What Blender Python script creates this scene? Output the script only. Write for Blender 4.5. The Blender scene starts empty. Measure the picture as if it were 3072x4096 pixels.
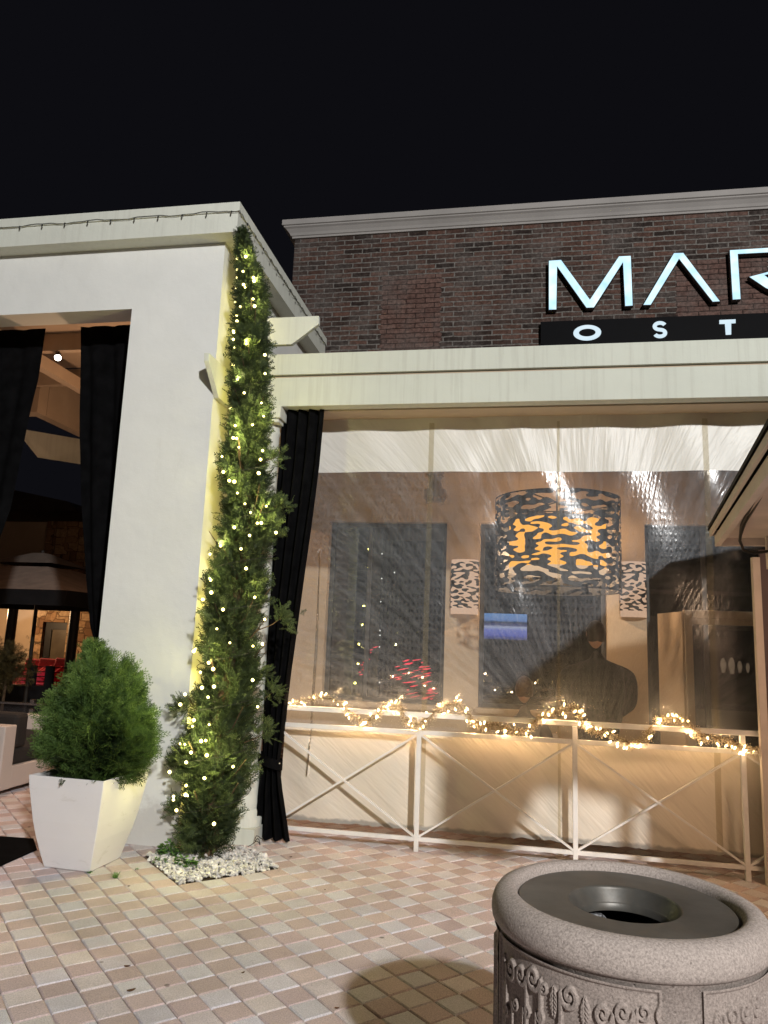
import bpy, bmesh, math, random
import numpy as np
from mathutils import Vector, Matrix
from mathutils import noise as mn
random.seed(7)
rng = np.random.default_rng(11)
R = math.radians
scn = bpy.context.scene
col = scn.collection

# ---------------------------------------------------------------- camera
YAW, PIT, ROL = R(10.6), R(9.78), R(2.17)
CAM = Vector((0, 0, 1.63))
F = Vector((-math.sin(YAW)*math.cos(PIT), math.cos(YAW)*math.cos(PIT), math.sin(PIT)))
r0 = Vector((math.cos(YAW), math.sin(YAW), 0)); u0 = r0.cross(F)
RT = math.cos(ROL)*r0 + math.sin(ROL)*u0
UP = -math.sin(ROL)*r0 + math.cos(ROL)*u0
cd = bpy.data.cameras.new('camera'); cam = bpy.data.objects.new('camera', cd); col.objects.link(cam)
M = Matrix.Identity(4)
for i in range(3):
    M[i][0] = RT[i]; M[i][1] = UP[i]; M[i][2] = -F[i]; M[i][3] = CAM[i]
cam.matrix_world = M
FPX = 2967.
cd.sensor_fit = 'VERTICAL'; cd.sensor_height = 36; cd.lens = FPX/4096*36
cd.clip_end = 500; cd.clip_start = .05
scn.camera = cam
scn.render.resolution_x = 768; scn.render.resolution_y = 1024

# ---------------------------------------------------------------- world, key light, exposure
w = bpy.data.worlds.new('World'); scn.world = w; w.use_nodes = True
bg = w.node_tree.nodes['Background']
bg.inputs[0].default_value = (.0040, .0040, .0056, 1); bg.inputs[1].default_value = 1
ld = bpy.data.lights.new('floodlight', 'SPOT'); lo = bpy.data.objects.new('floodlight', ld); col.objects.link(lo)
LAMP = Vector((5.1, -7.0, 7.2))
lo.location = LAMP; ld.energy = 8300; ld.color = (1.0, .985, .965); ld.shadow_soft_size = .2
ld.spot_size = R(84); ld.spot_blend = .5
lo.rotation_euler = (Vector((-1.2, 5.5, 2.4)) - LAMP).to_track_quat('-Z', 'Y').to_euler()
scn.view_settings.view_transform = 'Standard'; scn.view_settings.look = 'None'
scn.view_settings.exposure = 0; scn.view_settings.gamma = 1
scn.cycles.max_bounces = 8; scn.cycles.transparent_max_bounces = 16
scn.cycles.caustics_reflective = False; scn.cycles.caustics_refractive = False
scn.cycles.sample_clamp_indirect = 4

# ---------------------------------------------------------------- pixel to point (photograph coordinates 3072x4096)
def ray(x, y): return F + RT*((x-1536)/FPX) - UP*((y-2048)/FPX)
def gy(x, y, Y): d = ray(x, y); return CAM + d*(Y/d.y)
def gz(x, y, z=0.): d = ray(x, y); return CAM + d*((z-CAM.z)/d.z)
def gx(x, y, X): d = ray(x, y); return CAM + d*(X/d.x)

# ---------------------------------------------------------------- helpers
def link(o, parent=None, m=None):
    col.objects.link(o)
    if parent: o.parent = parent; o.matrix_parent_inverse = Matrix.Identity(4)
    if m is not None and o.type == 'MESH':
        o.data.materials.clear()
        for q in (m if isinstance(m, (list, tuple)) else [m]): o.data.materials.append(q)
    return o
def tag(o, label=None, cat=None, group=None, kind=None):
    if label: o['label'] = label
    if cat: o['category'] = cat
    if group: o['group'] = group
    if kind: o['kind'] = kind
    return o
def empty(name, loc, label, cat, group=None):
    o = bpy.data.objects.new(name, None); o.empty_display_size = .1; o.location = loc
    col.objects.link(o); return tag(o, label, cat, group)
class MB:
    """collects shapes in world coordinates; build() makes one mesh, stored relative to its parent"""
    def __init__(s): s.v = []; s.f = []; s.m = []; s.sm = []
    def add(s, v, f, mi=0, smooth=False):
        b = len(s.v); s.v += [tuple(q) for q in v]
        for q in f: s.f.append(tuple(b+i for i in q)); s.m.append(mi); s.sm.append(smooth)
        return s
    def box(s, a, b, mi=0, rot=0, piv=None):
        x0, y0, z0 = a; x1, y1, z1 = b
        v = [(x0,y0,z0),(x1,y0,z0),(x1,y1,z0),(x0,y1,z0),(x0,y0,z1),(x1,y0,z1),(x1,y1,z1),(x0,y1,z1)]
        if rot:
            px, py = piv if piv else ((x0+x1)/2, (y0+y1)/2); c, n = math.cos(rot), math.sin(rot)
            v = [(px+(x-px)*c-(y-py)*n, py+(x-px)*n+(y-py)*c, z) for x, y, z in v]
        return s.add(v, [(0,3,2,1),(4,5,6,7),(0,1,5,4),(1,2,6,5),(2,3,7,6),(3,0,4,7)], mi)
    def bar(s, a, b, w, h, mi=0, up=(0,0,1)):
        a = Vector(a); b = Vector(b); d = (b-a).normalized(); up = Vector(up)
        sd = d.cross(up).normalized(); u = sd.cross(d).normalized()
        v = [p + sd*sx*w/2 + u*su*h/2 for p in (a, b) for sx, su in ((-1,-1),(1,-1),(1,1),(-1,1))]
        return s.add(v, [(0,1,2,3),(7,6,5,4),(0,4,5,1),(1,5,6,2),(2,6,7,3),(3,7,4,0)], mi)
    def prism(s, pts, d, mi=0):
        """pts: closed outline of 3D points, extruded by vector d"""
        d = Vector(d); n = len(pts); p = [Vector(q) for q in pts]
        v = p + [q+d for q in p]
        nn = sum(((p[i].cross(p[(i+1) % n])) for i in range(n)), Vector())
        f = [tuple(range(n)), tuple(range(2*n-1, n-1, -1))] + [(i, i+n, (i+1) % n+n, (i+1) % n) for i in range(n)]
        if nn.dot(d) > 0: f = [tuple(reversed(q)) for q in f]
        return s.add(v, f, mi)
    def cyl(s, c, r, z0, z1, n=32, mi=0, caps=True, r2=None):
        r2 = r if r2 is None else r2
        v = [(c[0]+q*math.cos(2*math.pi*i/n), c[1]+q*math.sin(2*math.pi*i/n), z) for q, z in ((r, z0), (r2, z1)) for i in range(n)]
        s.add(v, [(i, (i+1) % n, (i+1) % n+n, i+n) for i in range(n)], mi, True)
        if caps: s.add(v, [tuple(range(n-1, -1, -1)), tuple(range(n, 2*n))], mi)
        return s
    def lathe(s, c, prof, n=48, mi=0, smooth=True):
        v = [(c[0]+q*math.cos(2*math.pi*i/n), c[1]+q*math.sin(2*math.pi*i/n), z) for q, z in prof for i in range(n)]
        k = len(prof)
        return s.add(v, [(j*n+i, j*n+(i+1) % n, (j+1)*n+(i+1) % n, (j+1)*n+i) for j in range(k-1) for i in range(n)], mi, smooth)
    def tube(s, pts, r, n=6, mi=0):
        pts = [Vector(p) for p in pts]; rr = r if isinstance(r, (list, tuple)) else [r]*len(pts)
        v = []; 
        for i, p in enumerate(pts):
            d = (pts[min(i+1, len(pts)-1)] - pts[max(i-1, 0)])
            d = d.normalized() if d.length > 1e-9 else Vector((0,0,1))
            a = Vector((0,0,1)) if abs(d.z) < .9 else Vector((1,0,0))
            sd = d.cross(a).normalized(); u = sd.cross(d)
            v += [p + (sd*math.cos(2*math.pi*k/n) + u*math.sin(2*math.pi*k/n))*rr[i] for k in range(n)]
        m = len(pts)
        s.add(v, [(j*n+i, j*n+(i+1) % n, (j+1)*n+(i+1) % n, (j+1)*n+i) for j in range(m-1) for i in range(n)], mi, True)
        return s.add(v, [tuple(range(n-1, -1, -1)), tuple(range((m-1)*n, m*n))], mi)
    def ball(s, c, r, mi=0, sub=1, sc=(1,1,1)):
        V, Fc = ICO[sub]
        return s.add([(c[0]+x*r*sc[0], c[1]+y*r*sc[1], c[2]+z*r*sc[2]) for x, y, z in V], Fc, mi, True)
    def grid(s, fn, nu, nv, mi=0, smooth=True):
        v = [fn(i/nu, j/nv) for j in range(nv+1) for i in range(nu+1)]
        return s.add(v, [(j*(nu+1)+i, j*(nu+1)+i+1, (j+1)*(nu+1)+i+1, (j+1)*(nu+1)+i) for j in range(nv) for i in range(nu)], mi, smooth)
    def build(s, name, m, parent=None, bevel=0, recalc=False):
        me = bpy.data.meshes.new(name)
        off = world_loc(parent) if parent else Vector((0,0,0))
        me.from_pydata([(x-off.x, y-off.y, z-off.z) for x, y, z in s.v], [], s.f)
        o = bpy.data.objects.new(name, me); link(o, parent, m)
        me.polygons.foreach_set('material_index', s.m); me.polygons.foreach_set('use_smooth', s.sm)
        if recalc:
            bm = bmesh.new(); bm.from_mesh(me); bmesh.ops.recalc_face_normals(bm, faces=bm.faces); bm.to_mesh(me); bm.free()
        if bevel:
            b = o.modifiers.new('bevel', 'BEVEL'); b.width = bevel; b.segments = 2; b.limit_method = 'ANGLE'; b.angle_limit = R(40)
        me.update(); return o
def proto_part(mb, name, m, parent):
    o = mb.build(name, m); o.parent = parent; return o
def world_loc(o):
    v = Vector(o.location)
    while o.parent: o = o.parent; v += Vector(o.location)
    return v
ICO = {}
for sub in (1, 2, 3):
    bm = bmesh.new(); bmesh.ops.create_icosphere(bm, subdivisions=sub, radius=1)
    ICO[sub] = ([tuple(v.co) for v in bm.verts], [tuple(v.index for v in f.verts) for f in bm.faces]); bm.free()
def np_mesh(name, V, Fq, m, parent=None, smooth=False, attr=None, mats=None):
    me = bpy.data.meshes.new(name); k = Fq.shape[1]
    off = np.array(world_loc(parent)) if parent else np.zeros(3)
    V = V - off
    me.vertices.add(len(V)); me.vertices.foreach_set('co', V.astype(np.float32).ravel())
    me.loops.add(Fq.size); me.loops.foreach_set('vertex_index', Fq.astype(np.int32).ravel())
    me.polygons.add(len(Fq)); me.polygons.foreach_set('loop_start', np.arange(0, Fq.size, k, dtype=np.int32))
    me.polygons.foreach_set('loop_total', np.full(len(Fq), k, dtype=np.int32))
    if attr is not None:
        a = me.color_attributes.new('tint', 'FLOAT_COLOR', 'POINT'); a.data.foreach_set('color', attr.astype(np.float32).ravel())
    if mats is not None: me.polygons.foreach_set('material_index', mats.astype(np.int32))
    me.update(calc_edges=True); me.polygons.foreach_set('use_smooth', [smooth]*len(Fq))
    o = bpy.data.objects.new(name, me); return link(o, parent, m)

# ---------------------------------------------------------------- materials
class NT:
    def __init__(s, name):
        s.m = bpy.data.materials.new(name); s.m.use_nodes = True; s.t = s.m.node_tree; s.t.nodes.clear()
        s.out = s.n('ShaderNodeOutputMaterial')
    def n(s, typ, **kw):
        q = s.t.nodes.new(typ)
        for k, v in kw.items():
            if k.startswith('i_'):
                key = k[2:]; key = int(key) if key.isdigit() else key.replace('_', ' ')
                s.put(q.inputs[key], v)
            else: setattr(q, k, v)
        return q
    def put(s, inp, v):
        if isinstance(v, bpy.types.NodeSocket): s.t.links.new(v, inp)
        elif isinstance(v, tuple) and inp.type == 'RGBA' and len(v) == 3: inp.default_value = (*v, 1)
        else: inp.default_value = v
    def math(s, op, a, b=0., c=0.):
        q = s.n('ShaderNodeMath', operation=op); s.put(q.inputs[0], a); s.put(q.inputs[1], b); s.put(q.inputs[2], c); return q.outputs[0]
    def mix(s, f, a, b, mode='MIX'):
        q = s.n('ShaderNodeMix', data_type='RGBA', blend_type=mode); s.put(q.inputs[0], f); s.put(q.inputs[6], a); s.put(q.inputs[7], b); return q.outputs[2]
    def co(s, scale=(1,1,1), rot=(0,0,0), loc=(0,0,0)):
        tc = s.n('ShaderNodeTexCoord'); mp = s.n('ShaderNodeMapping'); s.put(mp.inputs[0], tc.outputs['Object'])
        mp.inputs['Scale'].default_value = scale; mp.inputs['Rotation'].default_value = rot; mp.inputs['Location'].default_value = loc
        return mp.outputs[0]
    def noise(s, v, scale, detail=3, rough=.5, dist=0):
        q = s.n('ShaderNodeTexNoise'); s.put(q.inputs['Vector'], v); q.inputs['Scale'].default_value = scale
        q.inputs['Detail'].default_value = detail; q.inputs['Roughness'].default_value = rough; q.inputs['Distortion'].default_value = dist
        return q.outputs[0]
    def ramp(s, f, stops):
        q = s.n('ShaderNodeValToRGB'); s.put(q.inputs[0], f); e = q.color_ramp.elements
        while len(e) < len(stops): e.new(.5)
        for i, (p, c) in enumerate(stops):
            e[i].position = p; e[i].color = (*c, 1) if isinstance(c, tuple) else (c, c, c, 1)
        return q.outputs[0]
    def bump(s, h, strength=.3, dist=.01):
        q = s.n('ShaderNodeBump'); s.put(q.inputs['Height'], h); q.inputs['Strength'].default_value = strength; q.inputs['Distance'].default_value = dist
        return q.outputs[0]
    def pbr(s, color, rough=.6, normal=None, spec=.5, metal=0., **kw):
        q = s.n('ShaderNodeBsdfPrincipled'); s.put(q.inputs['Base Color'], color); s.put(q.inputs['Roughness'], rough)
        s.put(q.inputs['Metallic'], metal); q.inputs['Specular IOR Level'].default_value = spec
        if normal is not None: s.put(q.inputs['Normal'], normal)
        for k, v in kw.items(): s.put(q.inputs[k.replace('_', ' ')], v)
        return q.outputs[0]
    def fin(s, sh): s.put(s.out.inputs[0], sh); return s.m
def plain(name, c, rough=.6, var=.12, vs=6., bump=.15, bs=60., spec=.4, metal=0., dirt=0., dirtc=(.2,.17,.13), bd=.004):
    t = NT(name); v = t.co()
    f = t.noise(v, vs, 5, .6)
    c2 = tuple(max(0, x*(1-var*2)) for x in c); c3 = tuple(min(1, x*(1+var*.6)) for x in c)
    cc = t.ramp(f, [(.3, c2), (.7, c3)])
    if dirt: cc = t.mix(t.math('MULTIPLY', t.ramp(t.noise(v, vs*.6+1, 8, .7), [(.52, 0.), (.75, 1.)]), dirt), cc, dirtc)
    return t.fin(t.pbr(cc, rough, t.bump(t.noise(v, bs, 4), bump, bd), spec, metal))
def emis(name, c, st):
    t = NT(name); q = t.n('ShaderNodeEmission'); q.inputs[0].default_value = (*c, 1); q.inputs[1].default_value = st
    return t.fin(q.outputs[0])
def stucco_mat(name, c, streak=0.):
    t = NT(name); v = t.co()
    f = t.noise(v, 1.3, 6, .6)
    cc = t.ramp(f, [(.3, tuple(x*.90 for x in c)), (.72, c)])
    cc = t.mix(t.math('MULTIPLY', t.ramp(t.noise(t.co((1,1,.25)), 7, 8, .75), [(.56, 0.), (.8, 1.)]), .22), cc, (.50,.48,.43))
    tc = t.n('ShaderNodeTexCoord'); sp = t.n('ShaderNodeSeparateXYZ'); t.put(sp.inputs[0], tc.outputs['Object'])
    gd = t.ramp(t.math('ADD', sp.outputs[2], t.math('MULTIPLY', t.noise(v, 9, 6, .7), -.5)), [(-.0, .42) if False else (0., .42), (.12, 0.)])
    if not streak: cc = t.mix(gd, cc, (.40,.36,.31))
    if streak:
        sv = t.co((22, 22, .8)); s_ = t.ramp(t.noise(sv, 1.0, 5, .65), [(.5, 0.), (.78, 1.)])
        cc = t.mix(t.math('MULTIPLY', s_, streak), cc, (.36,.35,.30))
    h = t.math('ADD', t.math('MULTIPLY', t.noise(v, 5, 3), 1.0), t.math('MULTIPLY', t.noise(v, 90, 4), .12))
    pit = t.n('ShaderNodeTexVoronoi'); t.put(pit.inputs['Vector'], t.co()); pit.inputs['Scale'].default_value = 3.2
    h = t.math('ADD', h, t.math('MULTIPLY', t.ramp(pit.outputs[0], [(0., 1.), (.035, 0.)]), .35))
    return t.fin(t.pbr(cc, .75, t.bump(h, .35, .02), .3))
m_stucco = stucco_mat('white_stucco', (.76,.765,.735))
m_beam = stucco_mat('painted_beam', (.585,.605,.53), .5)
m_trim = stucco_mat('painted_trim', (.66,.675,.60), .3)
m_white = plain('white_paint', (.80,.775,.74), .45, .06, 5, .08, 40, dirt=.25)
t = NT('white_pot'); v = t.co(); c = t.ramp(t.noise(v, 2, 5), [(.3, (.74,.725,.72)), (.7, (.80,.785,.78))])
c = t.mix(t.math('MULTIPLY', t.ramp(t.noise(t.co((1,1,2.4), (0,.6,.4)), 6, 8, .7, .5), [(.60, 0.), (.66, 1.)]), .5), c, (.62,.60,.57))
c = t.mix(t.math('MULTIPLY', t.ramp(t.noise(v, 22, 8, .75), [(.64, 0.), (.70, 1.)]), .6), c, (.45,.41,.36))
m_pot = t.fin(t.pbr(c, .42, t.bump(t.noise(v, 14, 4), .06, .01), .5))
m_black_fab = plain('black_fabric', (.0045,.0045,.005), .95, .3, 8, .3, 300, .05)
m_black = plain('black_metal', (.008,.008,.009), .5, .2)
m_dark = plain('dark_wood', (.02,.014,.01), .7, .3)
m_tan = plain('tan_plaster', (.46,.36,.26), .8, .08, 1.5, .2, 40)
m_tan_in = plain('beige_plaster', (.50,.40,.29), .8, .06, 2, .2, 60)
m_wire = plain('dark_wire', (.02,.02,.018), .5)
m_bark = plain('bark', (.13,.085,.05), .9, .3, 20, .8, 30, .2, bd=.02)
m_soil = plain('soil', (.05,.035,.025), .95, .4, 30, .8, 60, .1)
m_skin = plain('skin', (.42,.25,.18), .5, .05)
m_hair = plain('hair', (.03,.02,.012), .6, .3, 40, .5, 120)
m_shirt = plain('grey_shirt', (.16,.16,.18), .85, .1, 6, .3, 40)
m_jacket = plain('black_jacket', (.008,.008,.009), .8, .2, 5, .5, 12, .2, bd=.02)
m_steel = plain('steel', (.6,.6,.6), .25, .05, 5, .05, 30, .5, 1.)

def brick_mat():
    t = NT('old_brick'); tc = t.n('ShaderNodeTexCoord'); sx = t.n('ShaderNodeSeparateXYZ'); t.put(sx.inputs[0], tc.outputs['Object'])
    cx = t.n('ShaderNodeCombineXYZ'); t.put(cx.inputs[0], t.math('ADD', sx.outputs[0], sx.outputs[1])); t.put(cx.inputs[1], sx.outputs[2])
    nz = t.n('ShaderNodeTexNoise'); t.put(nz.inputs['Vector'], cx.outputs[0]); nz.inputs['Scale'].default_value = 9; nz.inputs['Detail'].default_value = 5
    off = t.n('ShaderNodeVectorMath', operation='SCALE'); sub = t.n('ShaderNodeVectorMath', operation='SUBTRACT')
    t.put(sub.inputs[0], nz.outputs[1]); sub.inputs[1].default_value = (.5,.5,.5); t.put(off.inputs[0], sub.outputs[0]); off.inputs['Scale'].default_value = .022
    vv = t.n('ShaderNodeVectorMath', operation='ADD'); t.put(vv.inputs[0], cx.outputs[0]); t.put(vv.inputs[1], off.outputs[0])
    def br(c1, c2, mo, ms, bias, sm=.25):
        b = t.n('ShaderNodeTexBrick'); t.put(b.inputs['Vector'], vv.outputs[0]); b.inputs['Scale'].default_value = 1
        b.inputs['Brick Width'].default_value = .235; b.inputs['Row Height'].default_value = .0645
        b.inputs['Mortar Size'].default_value = ms; b.inputs['Mortar Smooth'].default_value = sm; b.inputs['Bias'].default_value = bias
        b.inputs['Color1'].default_value = (*c1, 1); b.inputs['Color2'].default_value = (*c2, 1); b.inputs['Mortar'].default_value = (*mo, 1)
        return b
    a = br((.030,.020,.017), (.14,.072,.054), (.19,.175,.16), .0095, -.1)
    c = br((.115,.065,.054), (.17,.10,.082), (.04,.022,.018), .006, .0)
    # patches of newer brick where openings were filled in
    def box(x0, x1, z1):
        fx = t.math('MULTIPLY', t.math('GREATER_THAN', t.math('ADD', sx.outputs[0], t.math('MULTIPLY', t.noise(cx.outputs[0], 14), .12)), x0+.06),
                    t.math('LESS_THAN', t.math('ADD', sx.outputs[0], t.math('MULTIPLY', t.noise(cx.outputs[0], 12), .12)), x1+.06))
        return t.math('MULTIPLY', fx, t.math('LESS_THAN', sx.outputs[2], z1))
    pm = t.math('MAXIMUM', box(-1.72, -.98, 6.12), box(1.75, 2.75, 6.12))
    colr = t.mix(pm, a.outputs[0], c.outputs[0])
    wash = t.ramp(t.noise(vv.outputs[0], 2.2, 10, .72), [(.44, 0.), (.68, 1.)])
    colr = t.mix(t.math('MULTIPLY', wash, .62), colr, (.165,.142,.13))
    fine = t.ramp(t.noise(vv.outputs[0], 26, 8, .7), [(.35, .45), (.7, 1.25)])
    colr = t.mix(1., colr, fine, 'MULTIPLY')
    fac = t.math('ADD', t.math('MULTIPLY', a.outputs[1], t.math('SUBTRACT', 1., pm)), t.math('MULTIPLY', c.outputs[1], pm))
    h = t.math('ADD', t.math('MULTIPLY', fac, -1.), t.math('MULTIPLY', t.noise(vv.outputs[0], 40, 6), .5))
    return t.fin(t.pbr(colr, .9, t.bump(h, .9, .012), .2))
m_brick = brick_mat()
m_cornice = plain('grey_cornice', (.33,.31,.295), .8, .1, 1.2, .2, 30)

def stone_mat():
    t = NT('rubble_stone'); v = t.co((1, 1, 1.5))
    vo = t.n('ShaderNodeTexVoronoi'); vo.distance = 'CHEBYCHEV'; t.put(vo.inputs['Vector'], v); vo.inputs['Scale'].default_value = 3.6; vo.inputs['Randomness'].default_value = .75
    v2 = t.n('ShaderNodeTexVoronoi'); v2.distance = 'CHEBYCHEV'; v2.feature = 'F2'; t.put(v2.inputs['Vector'], v); v2.inputs['Scale'].default_value = 3.6; v2.inputs['Randomness'].default_value = .75
    d = t.math('SUBTRACT', v2.outputs[0], vo.outputs[0])
    sp = t.n('ShaderNodeSeparateColor'); t.put(sp.inputs[0], vo.outputs[1])
    c = t.ramp(sp.outputs[0], [(0., (.20,.11,.06)), (.5, (.38,.24,.13)), (1., (.5,.36,.22))])
    c = t.mix(t.ramp(t.noise(v, 12, 6), [(.4, 0.), (.7, .6)]), c, (.16,.09,.05))
    c = t.mix(t.ramp(d, [(.0, 1.), (.06, 0.)]), c, (.08,.05,.03))
    return t.fin(t.pbr(c, .9, t.bump(t.ramp(d, [(0., 0.), (.1, 1.)]), .6, .03), .2))
m_stone = stone_mat()

def wicker_mat():
    t = NT('white_wicker'); tc = t.n('ShaderNodeTexCoord'); sx = t.n('ShaderNodeSeparateXYZ'); t.put(sx.inputs[0], tc.outputs['Object'])
    a = t.math('SINE', t.math('MULTIPLY', t.math('ADD', sx.outputs[0], sx.outputs[1]), 420.)); b = t.math('SINE', t.math('MULTIPLY', sx.outputs[2], 420.))
    h = t.math('MULTIPLY', a, b); c = t.ramp(h, [(0., (.50,.42,.38)), (.6, (.74,.68,.62))])
    return t.fin(t.pbr(c, .5, t.bump(h, .5, .004), .4))
m_wicker = wicker_mat()

def concrete_mat(name, c, spot=.5):
    t = NT(name); v = t.co()
    n1 = t.noise(v, 170, 4, .7); cc = t.ramp(n1, [(.3, tuple(x*.5 for x in c)), (.5, c), (.7, tuple(min(1, x*1.5) for x in c))])
    cc = t.mix(t.ramp(t.noise(v, 3.5, 6, .6), [(.35, 0.), (.75, .45)]), cc, tuple(x*.8 for x in c))
    vo = t.n('ShaderNodeTexVoronoi'); t.put(vo.inputs['Vector'], v); vo.inputs['Scale'].default_value = 42
    pits = t.ramp(vo.outputs[0], [(.10, 1.), (.17, 0.)])
    cc = t.mix(t.math('MULTIPLY', t.math('MULTIPLY', pits, t.ramp(t.noise(v, 7), [(.5, 0.), (.6, 1.)])), spot), cc, (.08,.065,.055))
    h = t.math('ADD', t.math('MULTIPLY', n1, 1.), t.math('MULTIPLY', pits, -1.2))
    return t.fin(t.pbr(cc, .88, t.bump(h, .35, .003), .25))
m_conc = concrete_mat('aggregate_concrete', (.37,.315,.282))
m_conc2 = concrete_mat('relief_concrete', (.30,.25,.222), .3)
m_lid = plain('worn_lid_metal', (.098,.093,.082), .42, .25, 5, .25, 18, .5, .3, dirt=.6, dirtc=(.11,.085,.06))
m_bin_in = plain('black_liner', (.006,.006,.006), .5)
t = NT('thin_plastic_bag'); m_bag = t.fin(t.pbr((.28,.28,.29), .22, t.bump(t.noise(t.co(), 26, 3, .5, 1.5), 1., .03), .9))

def foliage_mat(name, c1, c2, c3, trans=.25):
    t = NT(name); a = t.n('ShaderNodeAttribute', attribute_name='tint')
    sp = t.n('ShaderNodeSeparateColor'); t.put(sp.inputs[0], a.outputs[0])
    c = t.ramp(sp.outputs[0], [(0., c1), (.55, c2), (1., c3)])
    p = t.pbr(c, .6, None, .35)
    tr = t.n('ShaderNodeBsdfTranslucent'); t.put(tr.inputs[0], t.mix(.5, c, c3))
    mx = t.n('ShaderNodeMixShader'); mx.inputs[0].default_value = trans; t.put(mx.inputs[1], p); t.put(mx.inputs[2], tr.outputs[0])
    return t.fin(mx.outputs[0])
m_cyp = foliage_mat('cypress_foliage', (.014,.023,.010), (.055,.082,.030), (.125,.165,.055))
m_arb = foliage_mat('shrub_foliage', (.015,.030,.009), (.082,.150,.034), (.19,.30,.075), .3)
m_weed = foliage_mat('weed_leaf', (.04,.09,.02), (.09,.20,.04), (.14,.28,.07))
m_olive = foliage_mat('olive_leaf', (.03,.025,.008), (.07,.055,.018), (.12,.09,.03))

# ---------------------------------------------------------------- ground
TH = R(45.59); TS = .15; TO = np.array((-2.821, 4.037))
ta = np.array((math.cos(TH), math.sin(TH))); tb = np.array((math.sin(TH), -math.cos(TH)))
t = NT('paver'); a = t.n('ShaderNodeAttribute', attribute_name='tint'); v = t.co()
c = t.mix(1., a.outputs[0], t.ramp(t.noise(v, 150, 4, .75), [(.3, .62), (.5, 1.), (.72, 1.34)]), 'MULTIPLY')
c = t.mix(t.ramp(t.noise(v, 1.6, 8, .65), [(.45, 0.), (.8, .35)]), c, (.20,.15,.11))
vo = t.n('ShaderNodeTexVoronoi'); t.put(vo.inputs['Vector'], v); vo.inputs['Scale'].default_value = 2.1
c = t.mix(t.math('MULTIPLY', t.ramp(t.math('ADD', vo.outputs[0], t.math('MULTIPLY', t.noise(v, 40, 2), .03)), [(.035, 1.), (.05, 0.)]), .75), c, (.10,.075,.06))
st = t.ramp(t.noise(v, .7, 7, .7), [(.5, 0.), (.68, .32)]); c = t.mix(st, c, (.26,.20,.155))
m_paver = t.fin(t.pbr(c, .85, t.bump(t.noise(v, 130, 4, .7), .8, .004), .3))
m_joint = plain('joint_sand', (.20,.15,.12), .95, .3, 30, .4, 100, .1)
def hole(p):   # planting bed left open in the paving
    return in_poly(p[0], p[1], BED)
def in_poly(x, y, P):
    k = False; n = len(P)
    for i in range(n):
        x0, y0 = P[i]; x1, y1 = P[(i+1) % n]
        if (y0 > y) != (y1 > y) and x < (x1-x0)*(y-y0)/(y1-y0)+x0: k = not k
    return k
BED = [(-2.57,5.54), (-2.70,5.43), (-2.20,4.93), (-1.68,5.44), (-2.0,5.78), (-2.36,5.86)]
V = []; C = []; Q = []
g = .0022; ch = .0065
for i in range(-90, 90):
    for j in range(-90, 90):
        cc = TO + TS*((i+.5)*ta + (j+.5)*tb)
        if not (-10.5 < cc[0] < 4.2 and .6 < cc[1] < 13.5): continue
        if cc[0] < -4.5 and cc[1] < 4: continue
        if hole(cc): continue
        light = (i+j) % 2 == 1
        k = random.random()
        if light: base = (np.array((.635,.60,.605)) if i % 2 == 0 else np.array((.65,.575,.54)))
        else: base = np.array((.565,.445,.41))
        base = base*np.array((.98, 1.0, 1.05))*(.90+.18*k); base = base*np.array((1, .985+.03*random.random(), .975+.05*random.random()))
        dz = random.gauss(0, .0009); tilt = (random.gauss(0, .004), random.gauss(0, .004))
        b0 = len(V)
        for inset, z in ((g, -.012), (g, -.005), (g+ch, 0.)):
            h = TS/2-inset
            for sa, sb in ((-1,-1),(1,-1),(1,1),(-1,1)):
                jx = random.gauss(0, .0011) if z > -.01 else 0
                p = cc + ta*(sa*h+jx) + tb*(sb*h+jx)
                V.append((p[0], p[1], z + (dz + tilt[0]*sa*.07 + tilt[1]*sb*.07 if z > -.01 else 0)))
                C.append((*(base*(1.03 if inset == g else 1.)), 1))  # rims tinted lighter, an edge highlight put into the colour
        for L in (0, 4):
            for q in range(4): Q.append((b0+L+q, b0+L+(q+1) % 4, b0+L+4+(q+1) % 4, b0+L+4+q)[::-1])
        Q.append((b0+8, b0+9, b0+10, b0+11)[::-1])
pav = np_mesh('paving', np.array(V), np.array(Q), m_paver, attr=np.array(C)); tag(pav, kind='structure')
bm = MB(); bm.add([(-150,-60,-.013),(150,-60,-.013),(150,200,-.013),(-150,200,-.013)], [(0,1,2,3)])
tag(bm.build('ground', m_joint), kind='structure')

# ---------------------------------------------------------------- white stucco pavilion (left)
XC = -2.57; YW = 5.66
pav_b = empty('stucco_pavilion', (-4.2, YW, 0), 'white stucco pavilion with a tall draped opening, flat roof band and dark string wire', 'building')
w_ = MB()
w_.box((-3.40, YW, 0), (XC, YW+.25, 5.12))
w_.box((-9.5, YW, 4.437), (-3.40, YW+.25, 5.12))
w_.box((XC-.25, YW+.25, 0), (XC, YW+.62, 5.12))
w_.box((XC-.25, YW+.62, 3.0), (XC, 8.42, 5.12))
w_.build('wall', m_stucco, pav_b)
f_ = MB()
for (a, b) in (((-9.5, 5.50, 5.02), (-2.40, YW-.002, 5.20)), ((-9.5, 5.485, 5.203), (-2.385, YW-.002, 5.29)), ((XC+.002, YW, 5.02), (-2.40, 8.44, 5.20)), ((XC+.002, YW, 5.203), (-2.385, 8.44, 5.29))):
    f_.box(a, b)
f_.box((-9.5, YW, 5.123), (XC, 8.44, 5.28))
f_.build('roof_band', m_trim, pav_b)
c_ = MB(); c_.box((-9.0, 5.915, 4.55), (-2.83, 6.02, 4.99)); c_.build('header_beam', m_tan, pav_b)
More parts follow.
